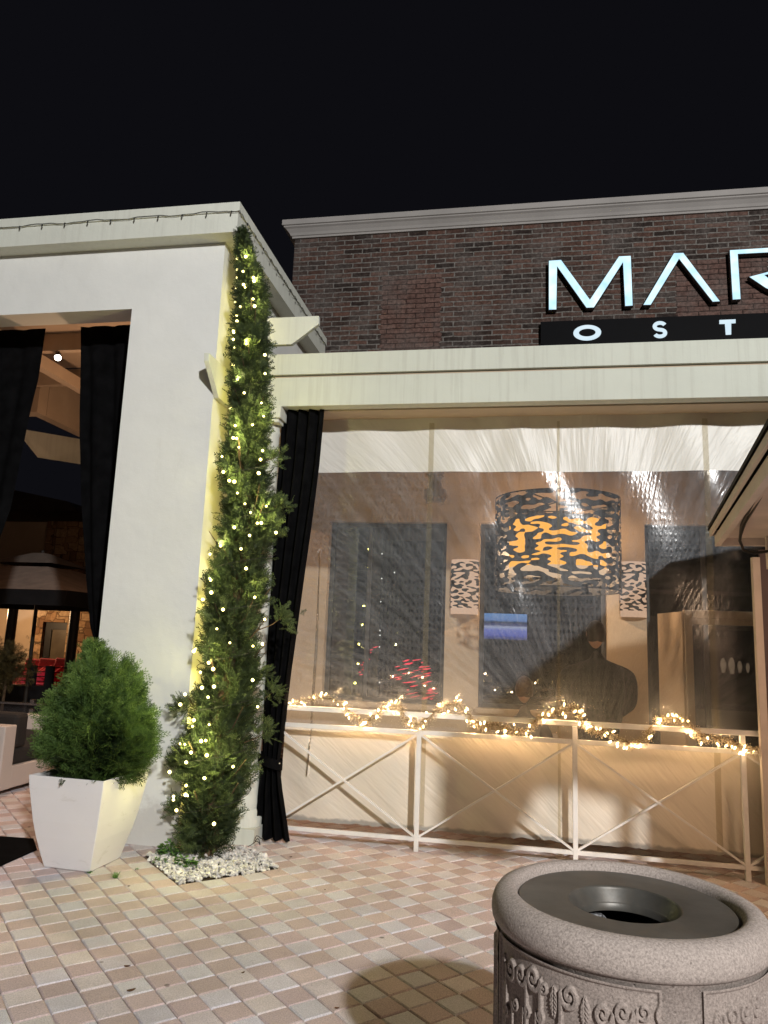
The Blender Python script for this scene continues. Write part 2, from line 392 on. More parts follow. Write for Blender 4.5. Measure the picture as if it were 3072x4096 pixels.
for nm, a, b in (('joist', (-9,7.30,4.78), (-2.83,7.38,4.99)), ('joist', (-9,8.40,4.78), (-2.83,8.48,4.99)), ('rafter', (-5.63,6.13,4.62), (-5.52,8.39,4.77)),
                 ('side_beam', (-6.48,8.70,4.44), (-6.33,13,4.99)), ('end_beam', (-9.6,8.50,4.44), (-6.33,8.69,4.99))):
    MB().box(a, b).build(nm, m_tan, pav_b)
MB().box((-9, 6.0, 4.995), (-2.83, 8.38, 5.01)).build('ceiling_deck', m_tan, pav_b)
q = MB(); q.prism([(-6.7, 9.6, 4.05), (-6.9, 9.4, 4.05), (-7.15, 9.15, 4.43), (-6.2, 10.1, 4.43), (-6.2, 10.1, 4.05)], (.04, .04, 0)); q.build('rafter_tail', m_trim, pav_b)
# unlit string wire along the roof band
sw = empty('string_light_wire', (-4.2, 5.48, 5.2), 'unlit dark string of tiny lamps stapled along the white roof band', 'string lights')
wr = MB(); pts = []
for i in range(90):
    x = -9.2 + 6.78*i/89; pts.append((x, 5.478, 5.205 + .008*math.sin(i*.9) + .004*math.sin(i*2.3)))
pts.append((-2.375, 5.475, 5.20))
for i in range(70):
    y = 5.5+2.9*i/69; pts.append((-2.377, y, 5.19 + .012*math.sin(i*1.7)))
wr.tube(pts, .0024, 5)
wr.build('wire', m_wire, sw)
sk = MB(); sk.tube([(0,0,0),(0,-.004,-.012),(0,-.006,-.030)], [.006,.007,.003], 7)
xs = [(-2.45-.225*i, 5.472, 5.197, 0) for i in range(22)] + [(-2.370, 5.65+.21*i, 5.185, 1) for i in range(13)]
proto = None
for x, y, z, s in xs:
    if proto is None: proto = proto_part(sk, 'socket', m_wire, sw); proto.location = Vector((x, y, z))-Vector(sw.location); continue
    o = proto.copy(); col.objects.link(o); o.parent = sw; o.location = Vector((x, y, z))-Vector(sw.location)

# ---------------------------------------------------------------- brick building behind
bb = empty('brick_building', (0, 8.5, 0), 'old brick building with grey cornice behind the white pergola', 'building')
W = MB()
W.box((-2.9, 8.5, 3.602), (9, 8.75, 6.76)); W.box((-2.9, 8.75, 0), (-2.65, 16, 6.76))
W.build('brick_wall', m_brick, bb)
prof = [(0,6.70),(-.03,6.70),(-.03,6.725),(-.045,6.73),(-.06,6.76),(-.095,6.80),(-.12,6.815),(-.12,6.83),(-.14,6.835),(-.14,6.905),(0,6.905)]
co = MB(); n = len(prof)
ring = []
for d, z in prof: ring.append([(9, 8.5+d, z), (-2.9+d, 8.5+d, z), (-2.9+d, 16, z)])
vv = [p for r_ in ring for p in r_]; ff = []
for i in range(n-1):
    for k in range(2): ff.append((i*3+k, i*3+k+1, (i+1)*3+k+1, (i+1)*3+k))
co.add(vv, ff); co.box((-2.9, 8.5, 6.77), (9, 16, 6.904))
co.build('cornice', m_cornice, bb, recalc=True)
# patio wall of the same building: piers and lintel round three window openings
P = MB()
WZ0, WZ1 = .93, 3.0
for a, b in (((-2.64, 8.5, 0), (-2.24, 8.74, 3.60)), ((-.84, 8.5, 0), (-.455, 8.74, 3.60)), ((.935, 8.5, 0), (1.35, 8.74, 3.60)), ((4.2, 8.5, 0), (6, 8.74, 3.60))):
    P.box(a, b)
for x0, x1 in ((-2.24, -.84), (-.455, .935)):
    P.box((x0, 8.5, 0), (x1, 8.74, WZ0-.002)); P.box((x0, 8.5, WZ1+.002), (x1, 8.74, 3.60))
P.box((1.35, 8.5, WZ1+.002), (4.2, 8.74, 3.60))
P.build('patio_wall', m_tan_in, bb)
t = NT('window_glass'); gl = t.n('ShaderNodeBsdfGlossy'); gl.inputs['Roughness'].default_value = .03; gl.inputs[0].default_value = (.8,.85,.9,1)
tr = t.n('ShaderNodeBsdfTransparent'); tr.inputs[0].default_value = (.5,.52,.55,1)
fr = t.n('ShaderNodeFresnel'); fr.inputs[0].default_value = 1.5
mx = t.n('ShaderNodeMixShader'); t.put(mx.inputs[0], t.math('ADD', fr.outputs[0], .05)); t.put(mx.inputs[1], tr.outputs[0]); t.put(mx.inputs[2], gl.outputs[0])
m_glass = t.fin(mx.outputs[0])
for x0, x1, mull in ((-2.24, -.84, (-1.78,)), (-.455, .935, ()), (1.35, 4.2, (1.95,))):
    wn = MB(); z0 = WZ0 if x0 < 1 else .0
    for a, b in (((x0, 8.60, z0), (x0+.05, 8.66, WZ1)), ((x1-.05, 8.60, z0), (x1, 8.66, WZ1)), ((x0+.05, 8.60, z0), (x1-.05, 8.66, z0+.05)), ((x0+.05, 8.60, WZ1-.05), (x1-.05, 8.66, WZ1))): wn.box(a, b)
    for mx_ in mull: wn.box((mx_, 8.595, z0+.05), (mx_+.045, 8.665, WZ1-.05))
    wf = wn.build('window', plain('window_frame_grey', (.05,.05,.05), .5), bb)
    g_ = MB(); g_.box((x0+.05, 8.625, z0+.05), (x1-.05, 8.633, WZ1-.05)); g_.build('pane', m_glass, wf)
    if x0 < 1:
        s_ = MB(); s_.box((x0-.03, 8.44, WZ0-.05), (x1+.03, 8.498, WZ0)); s_.build('sill', m_tan_in, wf)
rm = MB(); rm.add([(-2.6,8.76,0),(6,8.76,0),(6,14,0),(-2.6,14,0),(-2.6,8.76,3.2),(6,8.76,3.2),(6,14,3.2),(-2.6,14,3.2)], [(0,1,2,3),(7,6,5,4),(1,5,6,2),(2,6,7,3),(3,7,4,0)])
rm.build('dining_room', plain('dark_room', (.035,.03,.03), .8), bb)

# ---------------------------------------------------------------- pergola
pg = empty('pergola', (-.2, 6.0, 0), 'white timber pergola of two stacked beams on a round column, with chamfered beam ends', 'pergola')
MB().box((XC+.002, 5.952, 3.893), (8, 6.07, 4.085)).build('top_beam', m_beam, pg, .004)
MB().box((XC+.002, 5.94, 3.60), (8, 6.06, 3.862)).build('lower_beam', m_beam, pg, .004)
MB().box((XC+.002, 5.985, 3.864), (8, 6.05, 3.89)).build('beam_gap_strip', m_tan, pg)
MB().box((-2.5, 6.10, 3.60), (8, 8.49, 3.66)).build('patio_ceiling', m_tan_in, pg)
# chamfered end projecting toward the viewer, beside the stucco corner
tx = -2.525
e1 = MB(); e1.prism([(tx, 5.953, 3.90), (tx, 5.42, 3.90), (tx, 5.43, 3.835), (tx, 5.68, 3.60), (tx, 5.939, 3.60)], (-.045, 0, 0)); e1.build('beam_end', m_trim, pg, .003)
# long chamfered arm sticking out to the right above the beams
ya = 6.0
A_ = [gy(1040,1273,ya), gy(1275,1263,ya), gy(1275,1295,ya), gy(1166,1377,ya), gy(1040,1381,ya)]
xx = XC+.002; z_t = (A_[0].z+A_[1].z)/2; z_b = (A_[3].z+A_[4].z)/2
e2 = MB(); e2.prism([(xx, ya, z_t), (A_[1].x, ya, z_t), (A_[2].x, ya, A_[2].z), (A_[3].x, ya, z_b), (xx, ya, z_b)], (0, .045, 0)); e2.build('beam_end', m_trim, pg, .003)
cl = MB(); cc = (-2.2, 6.06)
cl.lathe(cc, [(.12,.26),(.125,.30),(.113,.34),(.108,.5),(.110,1.2),(.104,2.6),(.098,3.36),(.105,3.38),(.105,3.40),(.098,3.41),(.098,3.45),(.115,3.47),(.125,3.49)], 40)
ch_ = cl.build('column', m_trim, pg)
b_ = MB(); b_.box((cc[0]-.155, cc[1]-.155, 0), (cc[0]+.155, cc[1]+.155, .12)); b_.lathe(cc, [(0,.26),(.12,.26),(.135,.24),(.135,.2),(.15,.18),(.15,.121)], 40); b_.build('base', m_trim, ch_)
b_ = MB(); b_.box((cc[0]-.15, cc[1]-.15, 3.49), (cc[0]+.15, cc[1]+.11, 3.597)); b_.box((cc[0]-.13, cc[1]-.13, 3.455), (cc[0]+.13, cc[1]+.1, 3.489)); b_.build('capital', m_trim, ch_, .004)
CL = []
# ---------------------------------------------------------------- clear vinyl curtain with white top and bottom
YV = 6.35
vc = empty('vinyl_curtain', (-.2, YV, 0), 'clear plastic patio curtain with opaque white top band and white skirt', 'curtain')
def vy(x, z, wave=1.):
    a = .022*math.sin(x*2.1+.6)*math.sin(max(0, 3.6-z)*.9) + .010*math.sin(x*9+z*3.2) + .02*mn.noise(Vector((x*1.5, z*.9, 3.3)))
    xr = 2.2
    a += .007*math.sin((z*9+abs(x-xr*round(x/xr))*14)) * math.exp(-((abs(x-xr*round(x/xr)))/.5)**2)
    return YV + a*wave
XL, XR = -2.02, 8.0
def panel(x0, x1, z0, z1, nx, nz, jag=0.):
    def fn(u, v):
        x = x0+(x1-x0)*u; z = z0+(z1-z0)*v
        if jag and v < .001: z += jag*(mn.noise(Vector((x*14, 0, 0)))+.6*mn.noise(Vector((x*40, 0, 5))))
        if x < XL+.25:  # left hem pulls inward
            x += .05*math.sin(z*1.1)
        return (x, vy(x, z), z)
    return fn
def radial(t, xc, zc, fa, fr, dist=.3, detail=3, ya=0):
    """noise stretched along lines that fan out from a point low on the curtain"""
    tc = t.n('ShaderNodeTexCoord'); sp = t.n('ShaderNodeSeparateXYZ'); t.put(sp.inputs[0], tc.outputs['Object'])
    dx = t.math('SUBTRACT', sp.outputs[0], xc); dz = t.math('SUBTRACT', sp.outputs[2], zc)
    an_ = t.math('ARCTAN2', dx, dz); rr = t.math('SQRT', t.math('ADD', t.math('MULTIPLY', dx, dx), t.math('MULTIPLY', dz, dz)))
    cx = t.n('ShaderNodeCombineXYZ'); t.put(cx.inputs[0], t.math('MULTIPLY', an_, fa)); t.put(cx.inputs[1], t.math('MULTIPLY', rr, fr)); cx.inputs[2].default_value = ya
    return t.noise(cx.outputs[0], 1., detail, .55, dist)
def white_vinyl(name, c, trans, xc, zc, fa):
    t = NT(name); v = t.co()
    ra_ = t.ramp(radial(t, xc, zc, fa, .9), [(.35, 0.), (.65, 1.)])
    fi = radial(t, xc, zc, fa*4, 7., .8, 3, 3.)
    h = t.math('ADD', t.math('MULTIPLY', ra_, .8), t.math('MULTIPLY', fi, .28))
    cc = t.mix(t.math('MULTIPLY', t.noise(v, 3, 6), .22), c, tuple(x*.75 for x in c))
    tc = t.n('ShaderNodeTexCoord'); sp = t.n('ShaderNodeSeparateXYZ'); t.put(sp.inputs[0], tc.outputs['Object'])
    low = t.math('ADD', sp.outputs[2], t.math('MULTIPLY', t.noise(v, 16, 4), .05)); cc = t.mix(t.ramp(low, [(.165, .75), (.185, 0.)]) if name.endswith('skirt') else 0., cc, (.22,.22,.21))
    p = t.pbr(cc, .42, t.bump(h, .6, .014), .5)
    tl = t.n('ShaderNodeBsdfTranslucent'); tl.inputs[0].default_value = (*c, 1)
    mx = t.n('ShaderNodeMixShader'); mx.inputs[0].default_value = trans; t.put(mx.inputs[1], p); t.put(mx.inputs[2], tl.outputs[0])
    return t.fin(mx.outputs[0])
m_val = white_vinyl('white_vinyl_band', (.72,.71,.66), .12, .75, 1.5, 16.)
m_skirt = white_vinyl('white_vinyl_skirt', (.76,.69,.58), .10, 6., -5., 60.)
a = MB(); a.grid(panel(XL, XR, 3.105, 3.60, 300, 16), 300, 16); a.build('top_band', m_val, vc)
a = MB(); a.grid(panel(XL, XR, .118, .875, 420, 22, .012), 420, 22); a.build('skirt', m_skirt, vc)
t = NT('clear_vinyl')
v = t.co()
tr = t.n('ShaderNodeBsdfTransparent'); tr.inputs[0].default_value = (.88,.87,.84,1)
# embossed dots and pressed wrinkles
vo = t.n('ShaderNodeTexVoronoi'); t.put(vo.inputs['Vector'], t.co((27, 1, 16))); vo.inputs['Scale'].default_value = 1.; vo.inputs['Randomness'].default_value = .25
dots = t.ramp(vo.outputs[0], [(.12, 1.), (.36, 0.)])
zone = t.ramp(t.noise(v, 1.1, 2), [(.36, .15), (.52, 1.)])
wv = radial(t, .75, .6, 34., 1.6, .5, 3)
wr2 = radial(t, .75, .6, 90., 16., .6, 2, 7.)
big = t.noise(v, 1.7, 2)
h = t.math('ADD', t.math('MULTIPLY', t.math('MULTIPLY', dots, zone), .12), t.math('ADD', t.math('MULTIPLY', wv, .9), t.math('MULTIPLY', wr2, .22)))
h = t.math('ADD', h, t.math('MULTIPLY', big, 1.5))
nb = t.bump(h, .36, .010)
df = t.n('ShaderNodeBsdfDiffuse'); df.inputs[0].default_value = (.60,.63,.68,1); t.put(df.inputs['Normal'], nb)
gl = t.n('ShaderNodeBsdfGlossy'); gl.inputs['Roughness'].default_value = .17; gl.inputs[0].default_value = (1,1,1,1); t.put(gl.inputs['Normal'], nb)
m1 = t.n('ShaderNodeMixShader')
dfac = t.math('MULTIPLY', t.ramp(t.math('ADD', t.math('MULTIPLY', wv, .6), t.math('MULTIPLY', wr2, .4)), [(.32, .35), (.68, 1.25)]), .118)
dfac = t.math('MULTIPLY', dfac, t.math('SUBTRACT', 1.25, t.math('MULTIPLY', t.math('MULTIPLY', dots, zone), .65)))
t.put(m1.inputs[0], dfac); t.put(m1.inputs[1], tr.outputs[0]); t.put(m1.inputs[2], df.outputs[0])
m2 = t.n('ShaderNodeMixShader'); fr = t.n('ShaderNodeFresnel'); fr.inputs[0].default_value = 1.45
t.put(m2.inputs[0], t.math('MULTIPLY', fr.outputs[0], .38)); t.put(m2.inputs[1], m1.outputs[0]); t.put(m2.inputs[2], gl.outputs[0])
m_vinyl = t.fin(m2.outputs[0])
a = MB(); a.grid(panel(XL, XR, .872, 3.107, 420, 90), 420, 90); a.build('clear_panel', m_vinyl, vc)
t = NT('seam_tape'); tr = t.n('ShaderNodeBsdfTransparent'); tr.inputs[0].default_value = (.88,.85,.78,1)
df = t.n('ShaderNodeBsdfPrincipled'); df.inputs['Base Color'].default_value = (.45,.42,.34,1); df.inputs['Roughness'].default_value = .12
t.put(df.inputs['Normal'], t.bump(t.noise(t.co((1,1,1)), 34, 2), 1., .02))
mx = t.n('ShaderNodeMixShader'); mx.inputs[0].default_value = .13; t.put(mx.inputs[1], tr.outputs[0]); t.put(mx.inputs[2], df.outputs[0]); m_seam = t.fin(mx.outputs[0])
for px, w2 in ((1712, .045), (2235, .022), (2840, .045)):
    X0 = gy(px, 2300, YV).x
    a = MB(); a.grid(lambda u, v: (X0-w2/2+w2*u, vy(X0-w2/2+w2*u, .15+3.4*v)-.006, .15+3.4*v), 2, 120); a.build('seam', m_seam, vc)

# ---------------------------------------------------------------- railing
ra = empty('railing', (-.2, 6.17, 0), 'white painted metal railing with crossed braces along the patio', 'railing')
YR = 6.15; pxs = [-2.015, -.795, .425, 1.645]
for x in pxs: MB().box((x-.018, YR, 0), (x+.018, YR+.036, 1.022)).build('post', m_white, ra, .002)
for x0, x1 in ((-2.0, 1.78),):
    for z0, z1, nm in ((1.024, 1.062, 'top_rail'),): MB().box((x0, YR-.006, z0), (x1, YR+.042, z1)).build(nm, m_white, ra, .003)
for k in range(4):
    x0 = pxs[k]+.018; x1 = pxs[k+1]-.018 if k < 3 else 1.78
    MB().box((x0, YR+.004, .888), (x1, YR+.032, .922)).build('middle_rail', m_white, ra, .002)
    MB().box((x0, YR+.004, .078), (x1, YR+.032, .108)).build('bottom_rail', m_white, ra, .002)
    if k < 3:
        b = MB(); b.bar((x0, YR+.012, .885), (x1, YR+.012, .112), .014, .030, up=(0,1,0)); b.build('brace', m_white, ra)
        b = MB(); b.bar((x0, YR+.025, .112), (x1, YR+.025, .885), .014, .030, up=(0,1,0)); b.build('brace', m_white, ra)
    else:
        b = MB(); b.bar((x0, YR+.012, .112), (1.78, YR+.012, .19), .014, .030, up=(0,1,0)); b.build('brace', m_white, ra)
        b = MB(); b.bar((x0, YR+.025, .885), (1.78, YR+.025, .81), .014, .030, up=(0,1,0)); b.build('brace', m_white, ra)

# ---------------------------------------------------------------- sign
def glow_mat(name, c, st, depth=.25):
    t = NT(name); f = t.ramp(t.noise(t.co(), 5, 3), [(.3, tuple(c[i]*(1-depth*(1.6-i*.55)) for i in range(3))), (.7, c)])
    q = t.n('ShaderNodeEmission'); t.put(q.inputs[0], f); q.inputs[1].default_value = st; return t.fin(q.outputs[0])
m_face = glow_mat('sign_face', (.74,.96,1.0), 1.35, .3)
m_face2 = glow_mat('sign_face_small', (.78,.93,1.0), 1.0, .1)
m_edge = plain('sign_black_edge', (.006,.006,.007), .35)
sg = empty('lit_sign', (1.4, 8.4, 5.5), 'glowing pale blue channel letters M A R on the brick wall', 'sign')
ox, oy, sc = 2100, 950, 1.7068; YS = 8.40
def zp(p, Y): return gy(ox+p[0]/sc, oy+p[1]/sc, Y)
def letter(poly, tris=None):
    pts = [zp(p, YS) for p in poly]
    e = MB(); e.prism([(q.x, YS, q.z) for q in pts], (0, .07, 0)); o = e.build('letter', m_edge, sg)
    bm = bmesh.new(); bm.from_mesh(o.data); bmesh.ops.triangulate(bm, faces=[f for f in bm.faces if len(f.verts) > 4]); bm.to_mesh(o.data); bm.free()
    n = len(pts); ins = []
    for i in range(n):
        a, b, c = pts[i-1], pts[i], pts[(i+1) % n]
        d1 = Vector((b.x-a.x, b.z-a.z)).normalized(); d2 = Vector((c.x-b.x, c.z-b.z)).normalized()
        n1 = Vector((-d1.y, d1.x)); n2 = Vector((-d2.y, d2.x)); m = (n1+n2); m = m/max(.35, m.dot(n1)) if m.length > 1e-6 else n1
        ins.append((b.x, b.z, m))
    area = sum(ins[i][0]*ins[(i+1) % n][1]-ins[(i+1) % n][0]*ins[i][1] for i in range(n))
    s = .006 if area > 0 else -.006
    f = MB(); f.prism([(x+m.x*s, YS-.004, z+m.y*s) for x, z, m in ins], (0, .0035, 0)); fo = f.build('face', m_face, o)
    bm = bmesh.new(); bm.from_mesh(fo.data); bmesh.ops.triangulate(bm, faces=[f for f in bm.faces if len(f.verts) > 4]); bm.to_mesh(fo.data); bm.free()
letter([(160,157),(248,151),(443,420),(640,127),(725,123),(738,467),(681,471),(668,172),(472,480),(418,482),(220,200),(217,494),(160,496)])
letter([(803,463),(1015,105),(1082,103),(1335,438),(1280,441),(1052,150),(860,462)])
letter([(1395,85),(1700,66),(1765,85),(1785,150),(1765,215),(1700,245),(1640,258),(1730,330),(1860,408),(1780,412),(1640,345),(1525,268),(1700,222),(1730,190),(1735,140),(1715,112),(1680,103),(1455,115),(1475,423),(1415,427)])
sb = empty('sign_board', (2.2, 8.4, 5.2), 'black sign board with small glowing letters O S T under the large letters', 'sign')
Z0 = gy(2163, 1385, 8.42).z; Z1 = gy(2163, 1287, 8.42).z; XB = gy(2163, 1330, 8.42).x
MB().box((XB, 8.42, Z0), (6.5, 8.485, Z1)).build('board', plain('sign_black_board', (.002,.002,.003), .6, spec=.08), sb)
def flat(name, outline, hole=None):
    f = MB(); n = len(outline)
    if hole:
        v = [(x, 8.41, z) for x, z in outline] + [(x, 8.41, z) for x, z in hole]
        f.add(v, [(i, (i+1) % n, (i+1) % n+n, i+n) for i in range(n)]); v2 = [(x, 8.419, z) for x, z in outline]
        f.add([(x, 8.41, z) for x, z in outline]+v2, [(i+n, (i+1) % n+n, (i+1) % n, i) for i in range(n)])
        f.build(name, m_face2, sb)
    else:
        f.prism([(x, 8.41, z) for x, z in outline], (0, .009, 0)); f.build(name, m_face2, sb)
YB = 8.41
c_o = zp((425, 649), YB); rx = (zp((520,649), YB).x-zp((330,649), YB).x)/2; rz = (zp((425,597), YB).z-zp((425,702), YB).z)/2
N = 40; an = [2*math.pi*i/N for i in range(N)]
flat('letter', [(c_o.x+rx*math.cos(q), c_o.z+rz*math.sin(q)) for q in an], [(c_o.x+rx*.60*math.cos(q), c_o.z+rz*.50*math.sin(q)) for q in an])
c_s = zp((921, 628), YB); hs = (zp((921,576), YB).z-zp((921,682), YB).z)
cl_ = []; r1 = hs*.235; w1 = hs*.30
for k in range(15):
    q = R(20+250*k/14); cl_.append((c_s.x+w1*math.cos(q), c_s.z+r1*.98+r1*math.sin(q)*.92-0.004))
for k in range(15):
    q = R(90-250*k/14); cl_.append((c_s.x+w1*math.cos(q), c_s.z-r1*.98+r1*math.sin(q)*.92))
th = hs*.12; L1 = []; L2 = []
for i, p in enumerate(cl_):
    a = cl_[max(0, i-1)]; b = cl_[min(len(cl_)-1, i+1)]; d = Vector((b[0]-a[0], b[1]-a[1])).normalized()
    L1.append((p[0]-d.y*th, p[1]+d.x*th)); L2.append((p[0]+d.y*th, p[1]-d.x*th))
f = MB(); v = [(x, YB, z) for x, z in L1]+[(x, YB, z) for x, z in L2]; n = len(L1)
f.add(v, [(i, i+1, n+i+1, n+i) for i in range(n-1)]); f.build('letter', m_face2, sb)
T = [(1328,563),(1438,558),(1438,583),(1408,585),(1408,661),(1372,663),(1366,588),(1328,589)]
flat('letter', [(zp(p, YB).x, zp(p, YB).z) for p in T])
# next letters of the word run past the picture edge

# ---------------------------------------------------------------- black drapes
def drape(name, rows, Y, folds, label, group, amp=.035, tie=None, parent_parts=None):
    """rows: (z, xleft, xright, amp)"""
    o = empty(name, ((rows[0][1]+rows[0][2])/2, Y, rows[-1][0]), label, 'curtain', group)
    zs = [r[0] for r in rows]
    def at(z):
        for i in range(len(rows)-1):
            if rows[i][0] >= z >= rows[i+1][0]:
                k = (rows[i][0]-z)/(rows[i][0]-rows[i+1][0]+1e-9); k = k
                return [rows[i][j]*(1-k)+rows[i+1][j]*k for j in (1, 2, 3)]
        return rows[-1][1:4]
    def fn(u, v):
        z = zs[0]+(zs[-1]-zs[0])*v; a, b, am = at(z)
        ph = u*folds*2*math.pi + .5*math.sin(z*1.3)
        y = Y + am*(math.sin(ph)+.3*math.sin(ph*2+z)) + .01*mn.noise(Vector((u*6, z*2, 1)))
        return (a+(b-a)*(u+.25/folds*math.sin(ph+1.2)/(2*math.pi)), y, z)
    c = MB(); c.grid(fn, int(folds*14), 110); c.build('cloth', m_black_fab, o)
    return o
d1 = drape('drape', [(4.52,-4.23,-3.43,.012),(4.0,-4.17,-3.42,.015),(3.4,-4.11,-3.41,.02),(2.78,-4.02,-3.41,.022),(2.1,-3.90,-3.42,.025),(1.66,-3.81,-3.44,.025),(1.35,-3.69,-3.46,.03),(1.2,-3.66,-3.46,.03),(.7,-3.8,-3.44,.04),(.02,-3.85,-3.44,.045)],
      6.16, 3, 'black drape gathered against the right side of the tall pavilion opening', 'black drapes tied back at the openings')
d2 = drape('drape', [(4.52,-5.6,-4.61,.012),(4.0,-5.6,-4.62,.015),(3.6,-5.6,-4.67,.02),(3.1,-5.6,-4.715,.02),(2.73,-5.6,-4.75,.025),(2.0,-5.65,-4.95,.03),(1.2,-5.7,-5.2,.03),(.02,-5.7,-5.1,.04)],
      6.16, 3, 'black drape pulled to the left at the picture edge in the pavilion opening', 'black drapes tied back at the openings')
d3 = drape('drape', [(3.60,-2.085,-1.70,.03),(3.1,-2.09,-1.72,.032),(2.6,-2.10,-1.76,.034),(1.85,-2.11,-1.83,.034),(1.3,-2.10,-1.875,.03),(.9,-2.09,-1.90,.03),(.66,-2.08,-1.92,.024),(.60,-2.08,-1.925,.024),(.4,-2.11,-1.89,.03),(.02,-2.15,-1.80,.04)],
      6.06, 4, 'black drape tied back beside the round column and the patio railing', 'black drapes tied back at the openings')
tb_ = MB()
def tie(u, v):
    q = 2*math.pi*u; zc = .625 + .03*math.cos(q)*-1
    return (-2.0+.105*math.cos(q), 6.055+.075*math.sin(q), zc-.04+.08*v)
tb_.grid(tie, 32, 4); to = tb_.build('tieback', m_black_fab, d3)
MB().ball((-2.095, 5.985, .66), .009, sub=2).build('snap', m_steel, to); MB().ball((-1.91, 6.02, .615), .009, sub=2).build('snap', m_steel, to)

# ---------------------------------------------------------------- foliage generator
def spray(n_side, length, w, droop=0., seed=0):
    """a feathery flat spray of thin blades: vertices (k,4,3) of quads in the local x(out) y(side) z(normal) frame"""
    rg = np.random.default_rng(seed); qs = []
    def blade(p, q, w0):
        p = np.array(p); q = np.array(q); d = q-p; s = np.cross(d, (0,0,1)); s = s/(np.linalg.norm(s)+1e-9)*w0
        tw = np.array((0,0,1))*w0*rg.uniform(-.8,.8)
        qs.append([p-s*.8-tw, p+s*.8+tw, q+s*.35+tw*.3, q-s*.35-tw*.3])
    blade((0,0,0), (length,0,-droop*length), w)
    for i in range(n_side):
        k = (i+.6)/(n_side+.2); x = length*k; L = length*.55*(1-k*.75)*rg.uniform(.8,1.15)
        for sd in (-1, 1):
            an_ = R(38+rg.uniform(-10,10)); b = np.array((x+L*math.cos(an_), sd*L*math.sin(an_), -droop*x+rg.uniform(-.12,.12)*L))
            a = np.array((x,0,-droop*x)); blade(a, b, w*.85)
            m_ = a+(b-a)*.5
            for s2 in (-1, 1):
                aa = an_*sd+s2*R(36); l2 = L*.42; blade(m_, m_+np.array((l2*math.cos(aa), l2*math.sin(aa), rg.uniform(-.15,.15)*l2)), w*.7)
    return np.array(qs)
def scatter(name, P, D, size, tint, templates, m, parent, updir=None):
    """P positions (n,3), D outward directions (n,3)"""
    n = len(P); Vs = []; Ts = []
    k = rng.integers(0, len(templates), n)
    for ti, tp in enumerate(templates):
        idx = np.where(k == ti)[0]
        if not len(idx): continue
        d = D[idx]/np.linalg.norm(D[idx], axis=1, keepdims=True)
        rv = rng.normal(size=(len(idx), 3)); s = np.cross(d, rv); s /= np.linalg.norm(s, axis=1, keepdims=True); nn = np.cross(d, s)
        q = tp.reshape(-1, 3)
        X = P[idx][:, None, :] + size[idx][:, None, None]*(d[:, None, :]*q[None, :, 0:1] + s[:, None, :]*q[None, :, 1:2] + nn[:, None, :]*q[None, :, 2:3])
        Vs.append(X.reshape(-1, 3)); tt = np.repeat(tint[idx], len(q)); Ts.append(tt)
    V = np.concatenate(Vs); T_ = np.concatenate(Ts); Q = np.arange(len(V)).reshape(-1, 4)
    at = np.stack([T_, T_, T_, np.ones_like(T_)], 1)
    return np_mesh(name, V, Q, m, parent, attr=at)
sprays = [spray(6, 1., .035, .08*s_, s_) for s_ in range(6)]
sprays_thin = [spray(7, 1., .019, .05*s_, s_+20) for s_ in range(6)]

# ---------------------------------------------------------------- tall cypress
S = 1.8517
sil = [(490,521,531),(520,517,540),(550,514,549),(620,512,577),(700,507,584),(780,504,589),(850,497,590),(900,500,590),(960,482,582),(1030,466,590),(1080,474,602),(1130,478,606),(1200,450,604),
       (1260,440,592),(1320,434,586),(1400,424,580),(1470,416,576),(1530,392,566),(1590,396,562),(1650,372,560),(1700,374,552),(1750,384,532),(1800,390,520),(1840,400,498)]
YT = 5.54
prof = []
for y, a, b in sil:
    A = gy(a*S, y*S, YT); B = gy(b*S, y*S, YT); prof.append(((A.z+B.z)/2, (A.x+B.x)/2, (B.x-A.x)/2))
prof.sort(); pz = np.array([p[0] for p in prof]); pc = np.array([p[1] for p in prof]); pr_ = np.array([p[2] for p in prof])
cy = empty('cypress', (-2.08, YT, 0), 'tall slim cypress wrapped in warm fairy lights at the stucco corner', 'tree')
tk = MB(); tp_ = [(float(np.interp(z, pz, pc))+.01*math.sin(z*3), YT+.01*math.cos(z*2.2), z) for z in np.linspace(-.01, 4.75, 26)]
tk.tube(tp_, [.055*(1-.9*i/25)+.006 for i in range(26)], 10)
for k in range(60):   # side limbs
    z = .2+4.2*(k/60)**1.1; c0 = float(np.interp(z, pz, pc)); rr = float(np.interp(z+.1, pz, pr_)); q = random.uniform(0, 6.28)
    tk.tube([(c0, YT, z), (c0+rr*.5*math.cos(q), YT+rr*.5*math.sin(q), z+.09), (c0+rr*.92*math.cos(q), YT+rr*.92*math.sin(q), z+.26)], [.009,.006,.003], 5)
n = 12500
u = rng.random(n); z = .02 + (u**.96)*(pz.max()-.06)
c0 = np.interp(z, pz, pc); rr = np.interp(z, pz, pr_)
# clumps: modulate the radius so the outline breaks up
ang = rng.uniform(0, 2*np.pi, n)
cl_n = np.array([mn.noise(Vector((math.cos(a_)*1.6, math.sin(a_)*1.6, zz*3.6))) for a_, zz in zip(ang, z)])
rad = rr*(np.sqrt(rng.uniform(.06, 1, n)))*(.74+.42*cl_n)*np.interp(z, [0., 2.2, 3.4, 4.9], [.9, .95, .84, .60])
keep = rng.random(n) < np.clip(.72+1.3*cl_n, .34, 1) 
rad *= .95
P_ = np.stack([c0+rad*np.cos(ang)-.012, YT+rad*np.sin(ang)*.9, z], 1)
D_ = np.stack([np.cos(ang)*.75, np.sin(ang)*.75, .75+0*ang], 1) + rng.normal(scale=.45, size=(n, 3))
size = rng.uniform(.065, .115, n)*np.clip(.5+rr/.22, .6, 1.15)
tint = np.clip(.42+.5*cl_n+rng.normal(scale=.2, size=n), 0, 1)
